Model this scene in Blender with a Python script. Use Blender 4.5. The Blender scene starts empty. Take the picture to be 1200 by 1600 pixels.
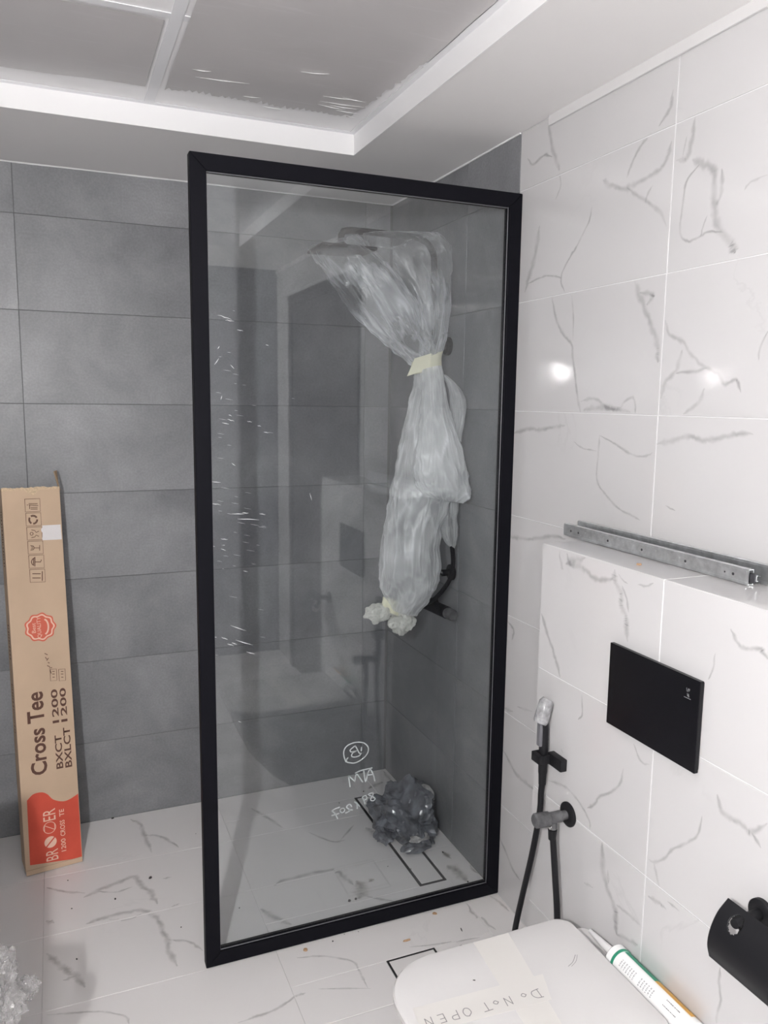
import bpy, bmesh, math, random
import numpy as np
from mathutils import Vector, Matrix, noise

# ------------------------------------------------------------------ camera, light, exposure
sc = bpy.context.scene
COL = sc.collection
CAM = np.array([-1.216, -2.8689, 1.5258]); YAW, PITCH, ROLL, FPX = 0.3947, -0.1409, 0.0125, 1232.745
def cam_axes():
    ca, sa, cb, sb, cc, s_ = math.cos(YAW), math.sin(YAW), math.cos(PITCH), math.sin(PITCH), math.cos(ROLL), math.sin(ROLL)
    f = np.array([sa*cb, ca*cb, sb]); r = np.array([ca, -sa, 0.0]); u = np.cross(r, f)
    return cc*r + s_*u, -s_*r + cc*u, f
RR, UU, FF = cam_axes()
cd = bpy.data.cameras.new('camera'); cam = bpy.data.objects.new('camera', cd); COL.objects.link(cam)
cd.sensor_fit = 'HORIZONTAL'; cd.sensor_width = 36.0; cd.lens = 36.0*FPX/1200.0; cd.clip_start = 0.02
cam.matrix_world = Matrix(((RR[0], UU[0], -FF[0], CAM[0]), (RR[1], UU[1], -FF[1], CAM[1]), (RR[2], UU[2], -FF[2], CAM[2]), (0, 0, 0, 1)))
sc.camera = cam
w = bpy.data.worlds.new('world'); sc.world = w; w.use_nodes = True
w.node_tree.nodes['Background'].inputs[0].default_value = (0.95, 0.97, 1.0, 1)
w.node_tree.nodes['Background'].inputs[1].default_value = 2.0      # ambient fill, let in by a doorway added behind the camera
sc.view_settings.view_transform = 'Standard'; sc.view_settings.look = 'None'
sc.view_settings.gamma = 1.0; sc.view_settings.use_curve_mapping = False
sc.view_settings.exposure = -0.42
BULB = Vector((-1.62, -2.99, 1.70)); BULB_STRENGTH = 4300.0
sc.cycles.caustics_reflective = False; sc.cycles.caustics_refractive = False; sc.cycles.sample_clamp_indirect = 300.0
sc.cycles.max_bounces = 10; sc.cycles.transparent_max_bounces = 24

def px(u, v, ax, val):
    """pixel of the 1200x1600 frame -> point on the plane ax = val"""
    d = FF + RR*(u-600)/FPX - UU*(v-800)/FPX
    i = 'xyz'.index(ax); t = (val-CAM[i])/d[i]
    return Vector(CAM + t*d)
def depth_of(P): return float((np.array(P)-CAM) @ FF)

# ------------------------------------------------------------------ room numbers (metres)
H = 2.256            # underside of the plaster border
YG = -0.90           # shower screen plane
XL, YF = -1.945, -3.5
XB, YB0, YB1, ZB = -0.1755, -1.338, -2.13, 1.2   # boxed-in cistern
RX0, RX1, RY0, RY1, ZR = -1.545, -0.345, -2.90, -0.511, 2.316   # ceiling recess

# ------------------------------------------------------------------ materials
def new_mat(name):
    m = bpy.data.materials.new(name); m.use_nodes = True
    nt = m.node_tree; return m, nt, nt.nodes['Principled BSDF']
def N(nt, t, **kw):
    n = nt.nodes.new(t)
    for k, v in kw.items():
        if k in n.inputs.keys(): n.inputs[k].default_value = v
        else: setattr(n, k, v)
    return n
def L(nt, a, b): nt.links.new(a, b)
def ramp(nt, fac, stops):
    r = nt.nodes.new('ShaderNodeValToRGB'); e = r.color_ramp.elements
    while len(e) < len(stops): e.new(0.5)
    for i, (p_, c) in enumerate(stops): e[i].position = p_; e[i].color = (c[0], c[1], c[2], 1) if hasattr(c, '__len__') else (c, c, c, 1)
    L(nt, fac, r.inputs[0]); return r
def plain(name, col, rough=0.5, metal=0.0, spec=0.5, bump=0.0, bscale=60.0, var=0.0, vscale=8.0):
    m, nt, b = new_mat(name)
    b.inputs['Base Color'].default_value = (*col, 1); b.inputs['Roughness'].default_value = rough
    b.inputs['Metallic'].default_value = metal; b.inputs['Specular IOR Level'].default_value = spec
    if var or bump:
        tc = N(nt, 'ShaderNodeTexCoord')
    if var:
        nz = N(nt, 'ShaderNodeTexNoise', Scale=vscale, Detail=6.0); L(nt, tc.outputs['Object'], nz.inputs['Vector'])
        r = ramp(nt, nz.outputs['Fac'], [(0.3, [c*(1-var) for c in col]), (0.7, [min(1, c*(1+var)) for c in col])])
        L(nt, r.outputs[0], b.inputs['Base Color'])
    if bump:
        nb = N(nt, 'ShaderNodeTexNoise', Scale=bscale, Detail=4.0); L(nt, tc.outputs['Object'], nb.inputs['Vector'])
        bp = N(nt, 'ShaderNodeBump', Strength=bump, Distance=0.004); L(nt, nb.outputs['Fac'], bp.inputs['Height']); L(nt, bp.outputs[0], b.inputs['Normal'])
    return m

def white_tile_mat(name, base, rough, veins=0.5, spec=0.5):
    m, nt, b = new_mat(name)
    geo = N(nt, 'ShaderNodeNewGeometry'); oi = N(nt, 'ShaderNodeObjectInfo')
    off = N(nt, 'ShaderNodeVectorMath', operation='SCALE'); off.inputs['Scale'].default_value = 7.0
    comb = N(nt, 'ShaderNodeCombineXYZ'); L(nt, oi.outputs['Random'], comb.inputs[0]); L(nt, oi.outputs['Random'], comb.inputs[2])
    L(nt, comb.outputs[0], off.inputs[0])
    add = N(nt, 'ShaderNodeVectorMath', operation='ADD'); L(nt, geo.outputs['Position'], add.inputs[0]); L(nt, off.outputs[0], add.inputs[1])
    n1 = N(nt, 'ShaderNodeTexNoise', Scale=2.2, Detail=7.0, Roughness=0.55, Distortion=0.8); L(nt, add.outputs[0], n1.inputs['Vector'])
    s = N(nt, 'ShaderNodeMath', operation='SUBTRACT'); L(nt, n1.outputs['Fac'], s.inputs[0]); s.inputs[1].default_value = 0.5
    a = N(nt, 'ShaderNodeMath', operation='ABSOLUTE'); L(nt, s.outputs[0], a.inputs[0])
    v = N(nt, 'ShaderNodeMapRange'); L(nt, a.outputs[0], v.inputs[0]); v.inputs[1].default_value = 0.0; v.inputs[2].default_value = 0.012; v.inputs[3].default_value = 1.0; v.inputs[4].default_value = 0.0
    n2 = N(nt, 'ShaderNodeTexNoise', Scale=3.1, Detail=2.0); L(nt, add.outputs[0], n2.inputs['Vector'])
    g = N(nt, 'ShaderNodeMapRange'); L(nt, n2.outputs['Fac'], g.inputs[0]); g.inputs[1].default_value = 0.56; g.inputs[2].default_value = 0.7; g.inputs[3].default_value = 0.0; g.inputs[4].default_value = veins
    mu = N(nt, 'ShaderNodeMath', operation='MULTIPLY'); L(nt, v.outputs[0], mu.inputs[0]); L(nt, g.outputs[0], mu.inputs[1])
    n3 = N(nt, 'ShaderNodeTexNoise', Scale=1.6, Detail=3.0); L(nt, add.outputs[0], n3.inputs['Vector'])
    cl = ramp(nt, n3.outputs['Fac'], [(0.3, [c*0.96 for c in base]), (0.7, base)])
    mx = N(nt, 'ShaderNodeMix', data_type='RGBA'); L(nt, mu.outputs[0], mx.inputs[0]); L(nt, cl.outputs[0], mx.inputs[6])
    mx.inputs[7].default_value = (base[0]*.55, base[1]*.55, base[2]*.56, 1)
    L(nt, mx.outputs[2], b.inputs['Base Color'])
    b.inputs['Roughness'].default_value = rough; b.inputs['Specular IOR Level'].default_value = spec
    nb = N(nt, 'ShaderNodeTexNoise', Scale=9.0, Detail=1.0); L(nt, add.outputs[0], nb.inputs['Vector'])
    bp = N(nt, 'ShaderNodeBump', Strength=0.02, Distance=0.004); L(nt, nb.outputs['Fac'], bp.inputs['Height']); L(nt, bp.outputs[0], b.inputs['Normal'])
    return m
def vein_mat(name, col, rough, strength):
    """printed vein: soft across its width (UV v), broken along its length"""
    m, nt, b = new_mat(name)
    uv = N(nt, 'ShaderNodeUVMap'); sp = N(nt, 'ShaderNodeSeparateXYZ'); L(nt, uv.outputs[0], sp.inputs[0])
    s = N(nt, 'ShaderNodeMath', operation='SUBTRACT'); L(nt, sp.outputs[1], s.inputs[0]); s.inputs[1].default_value = 0.5
    a = N(nt, 'ShaderNodeMath', operation='ABSOLUTE'); L(nt, s.outputs[0], a.inputs[0])
    geo = N(nt, 'ShaderNodeNewGeometry')
    n1 = N(nt, 'ShaderNodeTexNoise', Scale=70.0, Detail=5.0); L(nt, geo.outputs['Position'], n1.inputs['Vector'])
    ad = N(nt, 'ShaderNodeMath', operation='MULTIPLY_ADD'); L(nt, n1.outputs['Fac'], ad.inputs[0]); ad.inputs[1].default_value = 0.34; L(nt, a.outputs[0], ad.inputs[2])
    mr = N(nt, 'ShaderNodeMapRange', interpolation_type='SMOOTHSTEP'); L(nt, ad.outputs[0], mr.inputs[0]); mr.inputs[1].default_value = 0.16; mr.inputs[2].default_value = 0.62; mr.inputs[3].default_value = 1.0; mr.inputs[4].default_value = 0.0
    n2 = N(nt, 'ShaderNodeTexNoise', Scale=22.0, Detail=3.0); L(nt, geo.outputs['Position'], n2.inputs['Vector'])
    m2 = N(nt, 'ShaderNodeMapRange'); L(nt, n2.outputs['Fac'], m2.inputs[0]); m2.inputs[1].default_value = 0.3; m2.inputs[2].default_value = 0.62; m2.inputs[3].default_value = 0.3*strength; m2.inputs[4].default_value = strength
    mu = N(nt, 'ShaderNodeMath', operation='MULTIPLY'); L(nt, mr.outputs[0], mu.inputs[0]); L(nt, m2.outputs[0], mu.inputs[1])
    L(nt, mu.outputs[0], b.inputs['Alpha'])
    b.inputs['Base Color'].default_value = (*col, 1); b.inputs['Roughness'].default_value = rough
    return m
def grey_tile_mat():
    m, nt, b = new_mat('grey_concrete_tile')
    geo = N(nt, 'ShaderNodeNewGeometry'); oi = N(nt, 'ShaderNodeObjectInfo')
    comb = N(nt, 'ShaderNodeCombineXYZ'); L(nt, oi.outputs['Random'], comb.inputs[0]); L(nt, oi.outputs['Random'], comb.inputs[1])
    sc_ = N(nt, 'ShaderNodeVectorMath', operation='SCALE'); sc_.inputs['Scale'].default_value = 9.0; L(nt, comb.outputs[0], sc_.inputs[0])
    add = N(nt, 'ShaderNodeVectorMath', operation='ADD'); L(nt, geo.outputs['Position'], add.inputs[0]); L(nt, sc_.outputs[0], add.inputs[1])
    n1 = N(nt, 'ShaderNodeTexNoise', Scale=3.0, Detail=9.0, Roughness=0.62, Distortion=0.4); L(nt, add.outputs[0], n1.inputs['Vector'])
    r = ramp(nt, n1.outputs['Fac'], [(0.27, (0.170, 0.173, 0.186)), (0.5, (0.238, 0.241, 0.254)), (0.74, (0.325, 0.328, 0.340))])
    n2 = N(nt, 'ShaderNodeTexNoise', Scale=140.0, Detail=2.0); L(nt, geo.outputs['Position'], n2.inputs['Vector'])
    r2 = ramp(nt, n2.outputs['Fac'], [(0.35, 0.9), (0.7, 1.08)])
    mx = N(nt, 'ShaderNodeMix', data_type='RGBA', blend_type='MULTIPLY'); mx.inputs[0].default_value = 0.8
    L(nt, r.outputs[0], mx.inputs[6]); L(nt, r2.outputs[0], mx.inputs[7]); L(nt, mx.outputs[2], b.inputs['Base Color'])
    b.inputs['Roughness'].default_value = 0.42; b.inputs['Specular IOR Level'].default_value = 0.4
    return m
def glass_mat():
    """thin clear pane: straight transmission with a faint grey tint plus Fresnel mirror reflection"""
    m, nt, b = new_mat('clear_glass'); nt.nodes.remove(b)
    out = nt.nodes['Material Output']
    geo = N(nt, 'ShaderNodeNewGeometry')
    ior = N(nt, 'ShaderNodeMix', data_type='FLOAT'); L(nt, geo.outputs['Backfacing'], ior.inputs[0]); ior.inputs[2].default_value = 1.66; ior.inputs[3].default_value = 1/1.66
    fr = N(nt, 'ShaderNodeFresnel'); L(nt, ior.outputs[0], fr.inputs[0])
    tr = N(nt, 'ShaderNodeBsdfTransparent'); tr.inputs[0].default_value = (0.918, 0.932, 0.936, 1)
    gl = N(nt, 'ShaderNodeBsdfAnisotropic') if False else N(nt, 'ShaderNodeBsdfGlossy'); gl.inputs['Roughness'].default_value = 0.004
    mx = N(nt, 'ShaderNodeMixShader'); L(nt, fr.outputs[0], mx.inputs[0]); L(nt, tr.outputs[0], mx.inputs[1]); L(nt, gl.outputs[0], mx.inputs[2])
    # faint dust and smears
    df = N(nt, 'ShaderNodeBsdfDiffuse'); df.inputs[0].default_value = (0.8, 0.82, 0.84, 1)
    n1 = N(nt, 'ShaderNodeTexNoise', Scale=2.6, Detail=6.0, Distortion=1.2); L(nt, geo.outputs['Position'], n1.inputs['Vector'])
    mr = N(nt, 'ShaderNodeMapRange'); L(nt, n1.outputs['Fac'], mr.inputs[0]); mr.inputs[1].default_value = 0.45; mr.inputs[2].default_value = 0.8; mr.inputs[3].default_value = 0.0; mr.inputs[4].default_value = 0.02
    m2 = N(nt, 'ShaderNodeMixShader'); L(nt, mr.outputs[0], m2.inputs[0]); L(nt, mx.outputs[0], m2.inputs[1]); L(nt, df.outputs[0], m2.inputs[2])
    L(nt, m2.outputs[0], out.inputs[0]); return m
def plastic_film_mat(name, col, lo, hi, rough=0.22, scale=30.0, edge=0.5, stretch=(1, 1, 1)):
    """clear polythene: see-through, milkier where it is seen edge-on or folded"""
    m, nt, b = new_mat(name); nt.nodes.remove(b); out = nt.nodes['Material Output']
    tc = N(nt, 'ShaderNodeTexCoord'); mp = N(nt, 'ShaderNodeMapping'); mp.inputs['Scale'].default_value = stretch; L(nt, tc.outputs['Object'], mp.inputs[0])
    n1 = N(nt, 'ShaderNodeTexNoise', Scale=scale, Detail=5.0, Distortion=0.6); L(nt, mp.outputs[0], n1.inputs['Vector'])
    mr = N(nt, 'ShaderNodeMapRange'); L(nt, n1.outputs['Fac'], mr.inputs[0]); mr.inputs[1].default_value = 0.32; mr.inputs[2].default_value = 0.7; mr.inputs[3].default_value = lo; mr.inputs[4].default_value = hi
    lw = N(nt, 'ShaderNodeLayerWeight', Blend=0.35)
    ma = N(nt, 'ShaderNodeMath', operation='MULTIPLY_ADD'); ma.use_clamp = True; L(nt, lw.outputs['Facing'], ma.inputs[0]); ma.inputs[1].default_value = edge; L(nt, mr.outputs[0], ma.inputs[2])
    bp = N(nt, 'ShaderNodeBump', Strength=0.5, Distance=0.006); L(nt, n1.outputs['Fac'], bp.inputs['Height'])
    df = N(nt, 'ShaderNodeBsdfDiffuse'); df.inputs[0].default_value = (*col, 1)
    ts = N(nt, 'ShaderNodeBsdfTranslucent'); ts.inputs[0].default_value = (*col, 1)
    m1 = N(nt, 'ShaderNodeMixShader'); m1.inputs[0].default_value = 0.35; L(nt, df.outputs[0], m1.inputs[1]); L(nt, ts.outputs[0], m1.inputs[2])
    tr = N(nt, 'ShaderNodeBsdfTransparent'); tr.inputs[0].default_value = (0.97, 0.97, 0.97, 1)
    m2 = N(nt, 'ShaderNodeMixShader'); L(nt, ma.outputs[0], m2.inputs[0]); L(nt, tr.outputs[0], m2.inputs[1]); L(nt, m1.outputs[0], m2.inputs[2])
    gl = N(nt, 'ShaderNodeBsdfGlossy'); gl.inputs['Roughness'].default_value = rough; L(nt, bp.outputs[0], gl.inputs['Normal'])
    m3 = N(nt, 'ShaderNodeMixShader'); m3.inputs[0].default_value = 0.09; L(nt, m2.outputs[0], m3.inputs[1]); L(nt, gl.outputs[0], m3.inputs[2])
    L(nt, m3.outputs[0], out.inputs[0]); return m
def wrap_mat(name, col, lo, hi, edge):
    """thin polythene whose milkiness follows its folds (mesh attribute) and grows where seen edge-on"""
    m, nt, b = new_mat(name); nt.nodes.remove(b); out = nt.nodes['Material Output']
    at = N(nt, 'ShaderNodeAttribute', attribute_name='fold')
    mr = N(nt, 'ShaderNodeMapRange'); L(nt, at.outputs['Fac'], mr.inputs[0]); mr.inputs[1].default_value = 0.08; mr.inputs[2].default_value = 0.85; mr.inputs[3].default_value = lo; mr.inputs[4].default_value = hi
    lw = N(nt, 'ShaderNodeLayerWeight', Blend=0.3); pw = N(nt, 'ShaderNodeMath', operation='POWER'); L(nt, lw.outputs['Facing'], pw.inputs[0]); pw.inputs[1].default_value = 2.0
    ma = N(nt, 'ShaderNodeMath', operation='MULTIPLY_ADD'); ma.use_clamp = True; L(nt, pw.outputs[0], ma.inputs[0]); ma.inputs[1].default_value = edge; L(nt, mr.outputs[0], ma.inputs[2])
    df = N(nt, 'ShaderNodeBsdfDiffuse'); df.inputs[0].default_value = (*col, 1); ts = N(nt, 'ShaderNodeBsdfTranslucent'); ts.inputs[0].default_value = (*col, 1)
    m1 = N(nt, 'ShaderNodeMixShader'); m1.inputs[0].default_value = 0.3; L(nt, df.outputs[0], m1.inputs[1]); L(nt, ts.outputs[0], m1.inputs[2])
    tr = N(nt, 'ShaderNodeBsdfTransparent'); tr.inputs[0].default_value = (0.985, 0.985, 0.985, 1)
    m2 = N(nt, 'ShaderNodeMixShader'); L(nt, ma.outputs[0], m2.inputs[0]); L(nt, tr.outputs[0], m2.inputs[1]); L(nt, m1.outputs[0], m2.inputs[2])
    gl = N(nt, 'ShaderNodeBsdfGlossy'); gl.inputs['Roughness'].default_value = 0.3
    m3 = N(nt, 'ShaderNodeMixShader'); m3.inputs[0].default_value = 0.03; L(nt, m2.outputs[0], m3.inputs[1]); L(nt, gl.outputs[0], m3.inputs[2])
    L(nt, m3.outputs[0], out.inputs[0]); return m
def emit_mat(name, col, s):
    m, nt, b = new_mat(name); b.inputs['Base Color'].default_value = (1, 1, 1, 1)
    b.inputs['Emission Color'].default_value = (*col, 1); b.inputs['Emission Strength'].default_value = s
    return m
def ceiling_film_mat():
    """protective film on ceiling boards: grey and shiny, scuffed milky streaks near its torn rim"""
    m, nt, b = new_mat('ceiling_protective_film')
    geo = N(nt, 'ShaderNodeNewGeometry'); mp = N(nt, 'ShaderNodeMapping'); mp.inputs['Scale'].default_value = (6, 60, 6); L(nt, geo.outputs['Position'], mp.inputs[0])
    n1 = N(nt, 'ShaderNodeTexNoise', Scale=1.0, Detail=5.0); L(nt, mp.outputs[0], n1.inputs['Vector'])
    r = ramp(nt, n1.outputs['Fac'], [(0.60, (0.56, 0.54, 0.54)), (0.8, (0.61, 0.59, 0.595))])
    L(nt, r.outputs[0], b.inputs['Base Color']); b.inputs['Roughness'].default_value = 0.3
    n2 = N(nt, 'ShaderNodeTexNoise', Scale=5.0, Detail=2.0); L(nt, geo.outputs['Position'], n2.inputs['Vector'])
    bp = N(nt, 'ShaderNodeBump', Strength=0.25, Distance=0.01); L(nt, n2.outputs['Fac'], bp.inputs['Height']); L(nt, bp.outputs[0], b.inputs['Normal'])
    return m

M = {}
M['wtile'] = white_tile_mat('white_marble_wall_tile', (0.615, 0.607, 0.610), 0.09, 0.15)
M['ftile'] = white_tile_mat('white_marble_floor_tile', (0.80, 0.78, 0.775), 0.24, 0.2, 0.3)
M['vein'] = vein_mat('grey_marble_vein', (0.36, 0.352, 0.355), 0.1, 0.31)
M['fvein'] = vein_mat('grey_floor_vein', (0.42, 0.41, 0.40), 0.2, 0.38)
M['stain'] = vein_mat('brown_mortar_stain', (0.27, 0.22, 0.15), 0.5, 0.42)
M['gtile'] = grey_tile_mat()
M['wgrout'] = plain('white_grout', (0.78, 0.78, 0.785), 0.7)
M['ggrout'] = plain('dark_grey_grout', (0.15, 0.152, 0.158), 0.8)
M['fgrout'] = plain('pale_floor_grout', (0.62, 0.605, 0.60), 0.8)
M['plaster'] = plain('white_plaster', (0.86, 0.845, 0.84), 0.7, bump=0.08, bscale=25)
M['white_trim'] = plain('white_painted_trim', (0.90, 0.895, 0.90), 0.45)
M['panel'] = plain('white_ceiling_board', (0.90, 0.89, 0.90), 0.35)
M['tbar'] = plain('white_steel_tee', (0.80, 0.80, 0.82), 0.3)
M['cfilm'] = ceiling_film_mat()
M['black'] = plain('black_powder_coat', (0.007, 0.007, 0.010), 0.5, spec=0.07)
M['glass'] = glass_mat()
M['marker'] = plain('white_marker_ink', (0.82, 0.84, 0.84), 0.6)
M['glint'] = plain('white_film_glint', (0.85, 0.87, 0.88), 0.2)  # white colour stands in for highlights on wrinkled film
M['wrap_clear'] = wrap_mat('clear_polythene', (0.92, 0.94, 0.97), 0.03, 0.85, 0.45)
M['wrap_milky'] = wrap_mat('milky_polythene', (0.95, 0.96, 0.97), 0.26, 1.0, 0.45)
M['wrap_clump'] = wrap_mat('bunched_polythene', (0.95, 0.95, 0.90), 0.7, 0.95, 0.5)
M['tape'] = plain('cream_masking_tape', (0.82, 0.80, 0.62), 0.6, bump=0.15, bscale=150)
M['cardboard'] = plain('brown_cardboard', (0.57, 0.425, 0.305), 0.8, spec=0.15, bump=0.06, bscale=90, var=0.06, vscale=7)
M['cardboard_edge'] = plain('torn_cardboard_edge', (0.60, 0.46, 0.31), 0.85, var=0.2, vscale=160)
M['cardboard_in'] = plain('cardboard_inside', (0.36, 0.25, 0.16), 0.85)
M['red'] = plain('red_print', (0.62, 0.10, 0.065), 0.8, spec=0.1, var=0.08, vscale=12)
M['salmon'] = plain('salmon_print', (0.64, 0.15, 0.10), 0.8, spec=0.1)
M['pale'] = plain('pale_peach_print', (0.80, 0.52, 0.40), 0.6)
M['brown'] = plain('brown_print', (0.13, 0.07, 0.055), 0.8, spec=0.1)
M['clear_tape'] = plain('shiny_clear_tape', (0.75, 0.72, 0.72), 0.08, bump=0.7, bscale=55)
M['ceramic'] = plain('white_ceramic', (0.66, 0.65, 0.648), 0.08)
M['lid'] = plain('white_urea_lid', (0.66, 0.648, 0.645), 0.18)
M['tape_pale'] = plain('pale_paper_tape', (0.655, 0.637, 0.613), 0.6)
M['ink'] = plain('grey_pencil_ink', (0.24, 0.23, 0.24), 0.6)
M['chrome'] = plain('chrome', (0.75, 0.75, 0.76), 0.12, 1.0)
M['steel'] = plain('galvanised_steel', (0.74, 0.755, 0.765), 0.4, 1.0, bump=0.05, bscale=180, var=0.16, vscale=60)
M['steel_dark'] = plain('dark_steel', (0.10, 0.10, 0.11), 0.4, 0.8)
M['bpl'] = plain('black_plastic', (0.012, 0.012, 0.014), 0.45, spec=0.25)
M['bgl'] = plain('black_gloss_panel', (0.008, 0.008, 0.010), 0.22, spec=0.25)
M['dusty'] = plain('dusty_black_brass', (0.10, 0.10, 0.105), 0.6, bump=0.5, bscale=70, var=0.5, vscale=45)
M['greybtn'] = plain('grey_trigger', (0.16, 0.16, 0.175), 0.4)
M['filmhead'] = plain('grey_film_over_head', (0.33, 0.33, 0.34), 0.2, bump=0.8, bscale=60, var=0.35, vscale=70)
M['bag'] = plain('dark_polythene_bag', (0.15, 0.158, 0.18), 0.16, spec=0.9, bump=1.0, bscale=42, var=0.6, vscale=26)
M['bag_pale'] = plain('pale_rag', (0.42, 0.41, 0.40), 0.5, bump=0.6, bscale=90, var=0.3, vscale=60)
M['tube_white'] = plain('white_cartridge', (0.86, 0.86, 0.86), 0.22)
M['green'] = plain('green_label', (0.03, 0.27, 0.16), 0.35)
M['orange'] = plain('orange_label', (0.62, 0.33, 0.06), 0.35)
M['greyprint'] = plain('grey_label_print', (0.42, 0.43, 0.44), 0.4)
M['nozzle'] = plain('frosted_nozzle', (0.78, 0.77, 0.77), 0.3)
M['wood_chip'] = plain('wood_splinter', (0.42, 0.27, 0.16), 0.8)
M['grit'] = plain('dark_grit', (0.045, 0.04, 0.04), 0.8)
M['door'] = plain('dark_brown_door', (0.055, 0.045, 0.04), 0.45, var=0.2, vscale=5)
M['cabinet'] = plain('grey_oak_cabinet', (0.20, 0.17, 0.15), 0.45, var=0.15, vscale=6)
M['mirror'] = plain('mirror_silver', (0.9, 0.9, 0.9), 0.005, 1.0)
M['paper'] = plain('toilet_paper', (0.80, 0.72, 0.68), 0.9)
M['bulb'] = emit_mat('lit_bulb', (1.0, 0.975, 0.955), BULB_STRENGTH)
M['gap'] = plain('dark_drain_gap', (0.02, 0.02, 0.022), 0.6)

# ------------------------------------------------------------------ mesh helpers
def link(o, parent=None):
    COL.objects.link(o)
    if parent is not None: o.parent = parent
    return o
def mesh_obj(name, verts, faces, mats, parent=None, smooth=False, fm=None, loc=None):
    me = bpy.data.meshes.new(name); me.from_pydata([tuple(v) for v in verts], [], faces)
    for m in (mats if isinstance(mats, (list, tuple)) else [mats]): me.materials.append(m)
    if fm:
        for p_, i in zip(me.polygons, fm): p_.material_index = i
    if smooth:
        for p_ in me.polygons: p_.use_smooth = True
    me.update()
    o = bpy.data.objects.new(name, me)
    if loc is not None: o.location = loc
    return link(o, parent)
def tag(o, label, cat, group=None):
    o['label'] = label; o['category'] = cat
    if group: o['group'] = group
    return o
def struct(o, label=None, cat=None):
    o['kind'] = 'structure'
    if label: o['label'] = label
    if cat: o['category'] = cat
    return o
def thing(name, label, cat, loc, group=None):
    o = bpy.data.objects.new(name, None); o.location = loc; o.empty_display_size = 0.05
    link(o); tag(o, label, cat, group); return o
def child(o, root):
    """parent a world-space mesh to a placed Empty and keep it where it is"""
    o.parent = root; o.matrix_parent_inverse = Matrix.Translation(-Vector(root.location)); return o
class MB:
    def __init__(s): s.v = []; s.f = []; s.m = []
    def add(s, vs, fs, mi=0):
        n = len(s.v); s.v += [Vector(v) for v in vs]; s.f += [tuple(i+n for i in f) for f in fs]; s.m += [mi]*len(fs); return s
    def box(s, a, b, mi=0):
        (x0, y0, z0), (x1, y1, z1) = [min(p, q) for p, q in zip(a, b)], [max(p, q) for p, q in zip(a, b)]
        return s.add([(x0,y0,z0),(x1,y0,z0),(x1,y1,z0),(x0,y1,z0),(x0,y0,z1),(x1,y0,z1),(x1,y1,z1),(x0,y1,z1)],
                     [(3,2,1,0),(4,5,6,7),(0,1,5,4),(1,2,6,5),(2,3,7,6),(3,0,4,7)], mi)
    def rbox(s, a, b, r, mi=0):
        """box with chamfered edges"""
        bm = bmesh.new(); bmesh.ops.create_cube(bm, size=1.0)
        c = [(p+q)/2 for p, q in zip(a, b)]; d = [abs(q-p) for p, q in zip(a, b)]
        for v in bm.verts: v.co = Vector((c[0]+v.co.x*d[0], c[1]+v.co.y*d[1], c[2]+v.co.z*d[2]))
        bmesh.ops.bevel(bm, geom=bm.edges[:], offset=r, segments=2, affect='EDGES', profile=0.6)
        bm.verts.index_update()
        s.add([v.co.copy() for v in bm.verts], [tuple(v.index for v in f.verts) for f in bm.faces], mi); bm.free(); return s
    def tube(s, pts, r, seg=10, cap=True, mi=0):
        pts = [Vector(p) for p in pts]; n = len(pts)
        rs = r if isinstance(r, (list, tuple)) else [r]*n
        up = None; base = len(s.v); vs = []
        for i, p in enumerate(pts):
            t = (pts[min(i+1, n-1)]-pts[max(i-1, 0)])
            if t.length < 1e-9: t = Vector((0, 0, 1))
            t.normalize()
            if up is None:
                up = Vector((0, 0, 1)) if abs(t.z) < 0.9 else Vector((1, 0, 0))
            a = t.cross(up)
            if a.length < 1e-6: a = t.cross(Vector((0, 1, 0)))
            a.normalize(); up = a.cross(t).normalized()
            for k in range(seg):
                g = 2*math.pi*k/seg; vs.append(p + (a*math.cos(g)+up*math.sin(g))*rs[i])
        fs = []
        for i in range(n-1):
            for k in range(seg):
                k2 = (k+1) % seg; fs.append((i*seg+k, i*seg+k2, (i+1)*seg+k2, (i+1)*seg+k))
        if cap: fs += [tuple(range(seg))[::-1], tuple((n-1)*seg+k for k in range(seg))]
        return s.add(vs, fs, mi)
    def prism(s, pts, off, mi=0):
        """polygon pts extruded by vector off"""
        pts = [Vector(p) for p in pts]; off = Vector(off); n = len(pts)
        fs = [tuple(range(n))[::-1], tuple(range(n, 2*n))] + [(i, (i+1) % n, n+(i+1) % n, n+i) for i in range(n)]
        return s.add(pts+[p+off for p in pts], fs, mi)
    def ribbon(s, pts, nrm, wd, mi=0, lift=0.0):
        """flat stroke of width wd along pts lying in the plane with normal nrm"""
        pts = [Vector(p)+Vector(nrm)*lift for p in pts]; nrm = Vector(nrm); n = len(pts); vs = []
        for i in range(n):
            t = (pts[min(i+1, n-1)]-pts[max(i-1, 0)]).normalized(); a = t.cross(nrm).normalized()*wd/2
            vs += [pts[i]-a, pts[i]+a]
        # small end caps
        t0 = (pts[0]-pts[1]).normalized()*wd*.4; vs[0] += t0; vs[1] += t0
        t1 = (pts[-1]-pts[-2]).normalized()*wd*.4; vs[-1] += t1; vs[-2] += t1
        return s.add(vs, [(2*i, 2*i+1, 2*i+3, 2*i+2) for i in range(n-1)], mi)
    def build(s, name, mats, root=None, smooth=False, world=True):
        o = mesh_obj(name, s.v, s.f, mats, None, smooth, s.m)
        if root is not None:
            if world: child(o, root)
            else: o.parent = root
        return o
def autosmooth(o, ang=40):
    me = o.data
    for p_ in me.polygons: p_.use_smooth = True
    try: me.set_sharp_from_angle(angle=math.radians(ang))
    except Exception: pass
    return o
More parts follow.
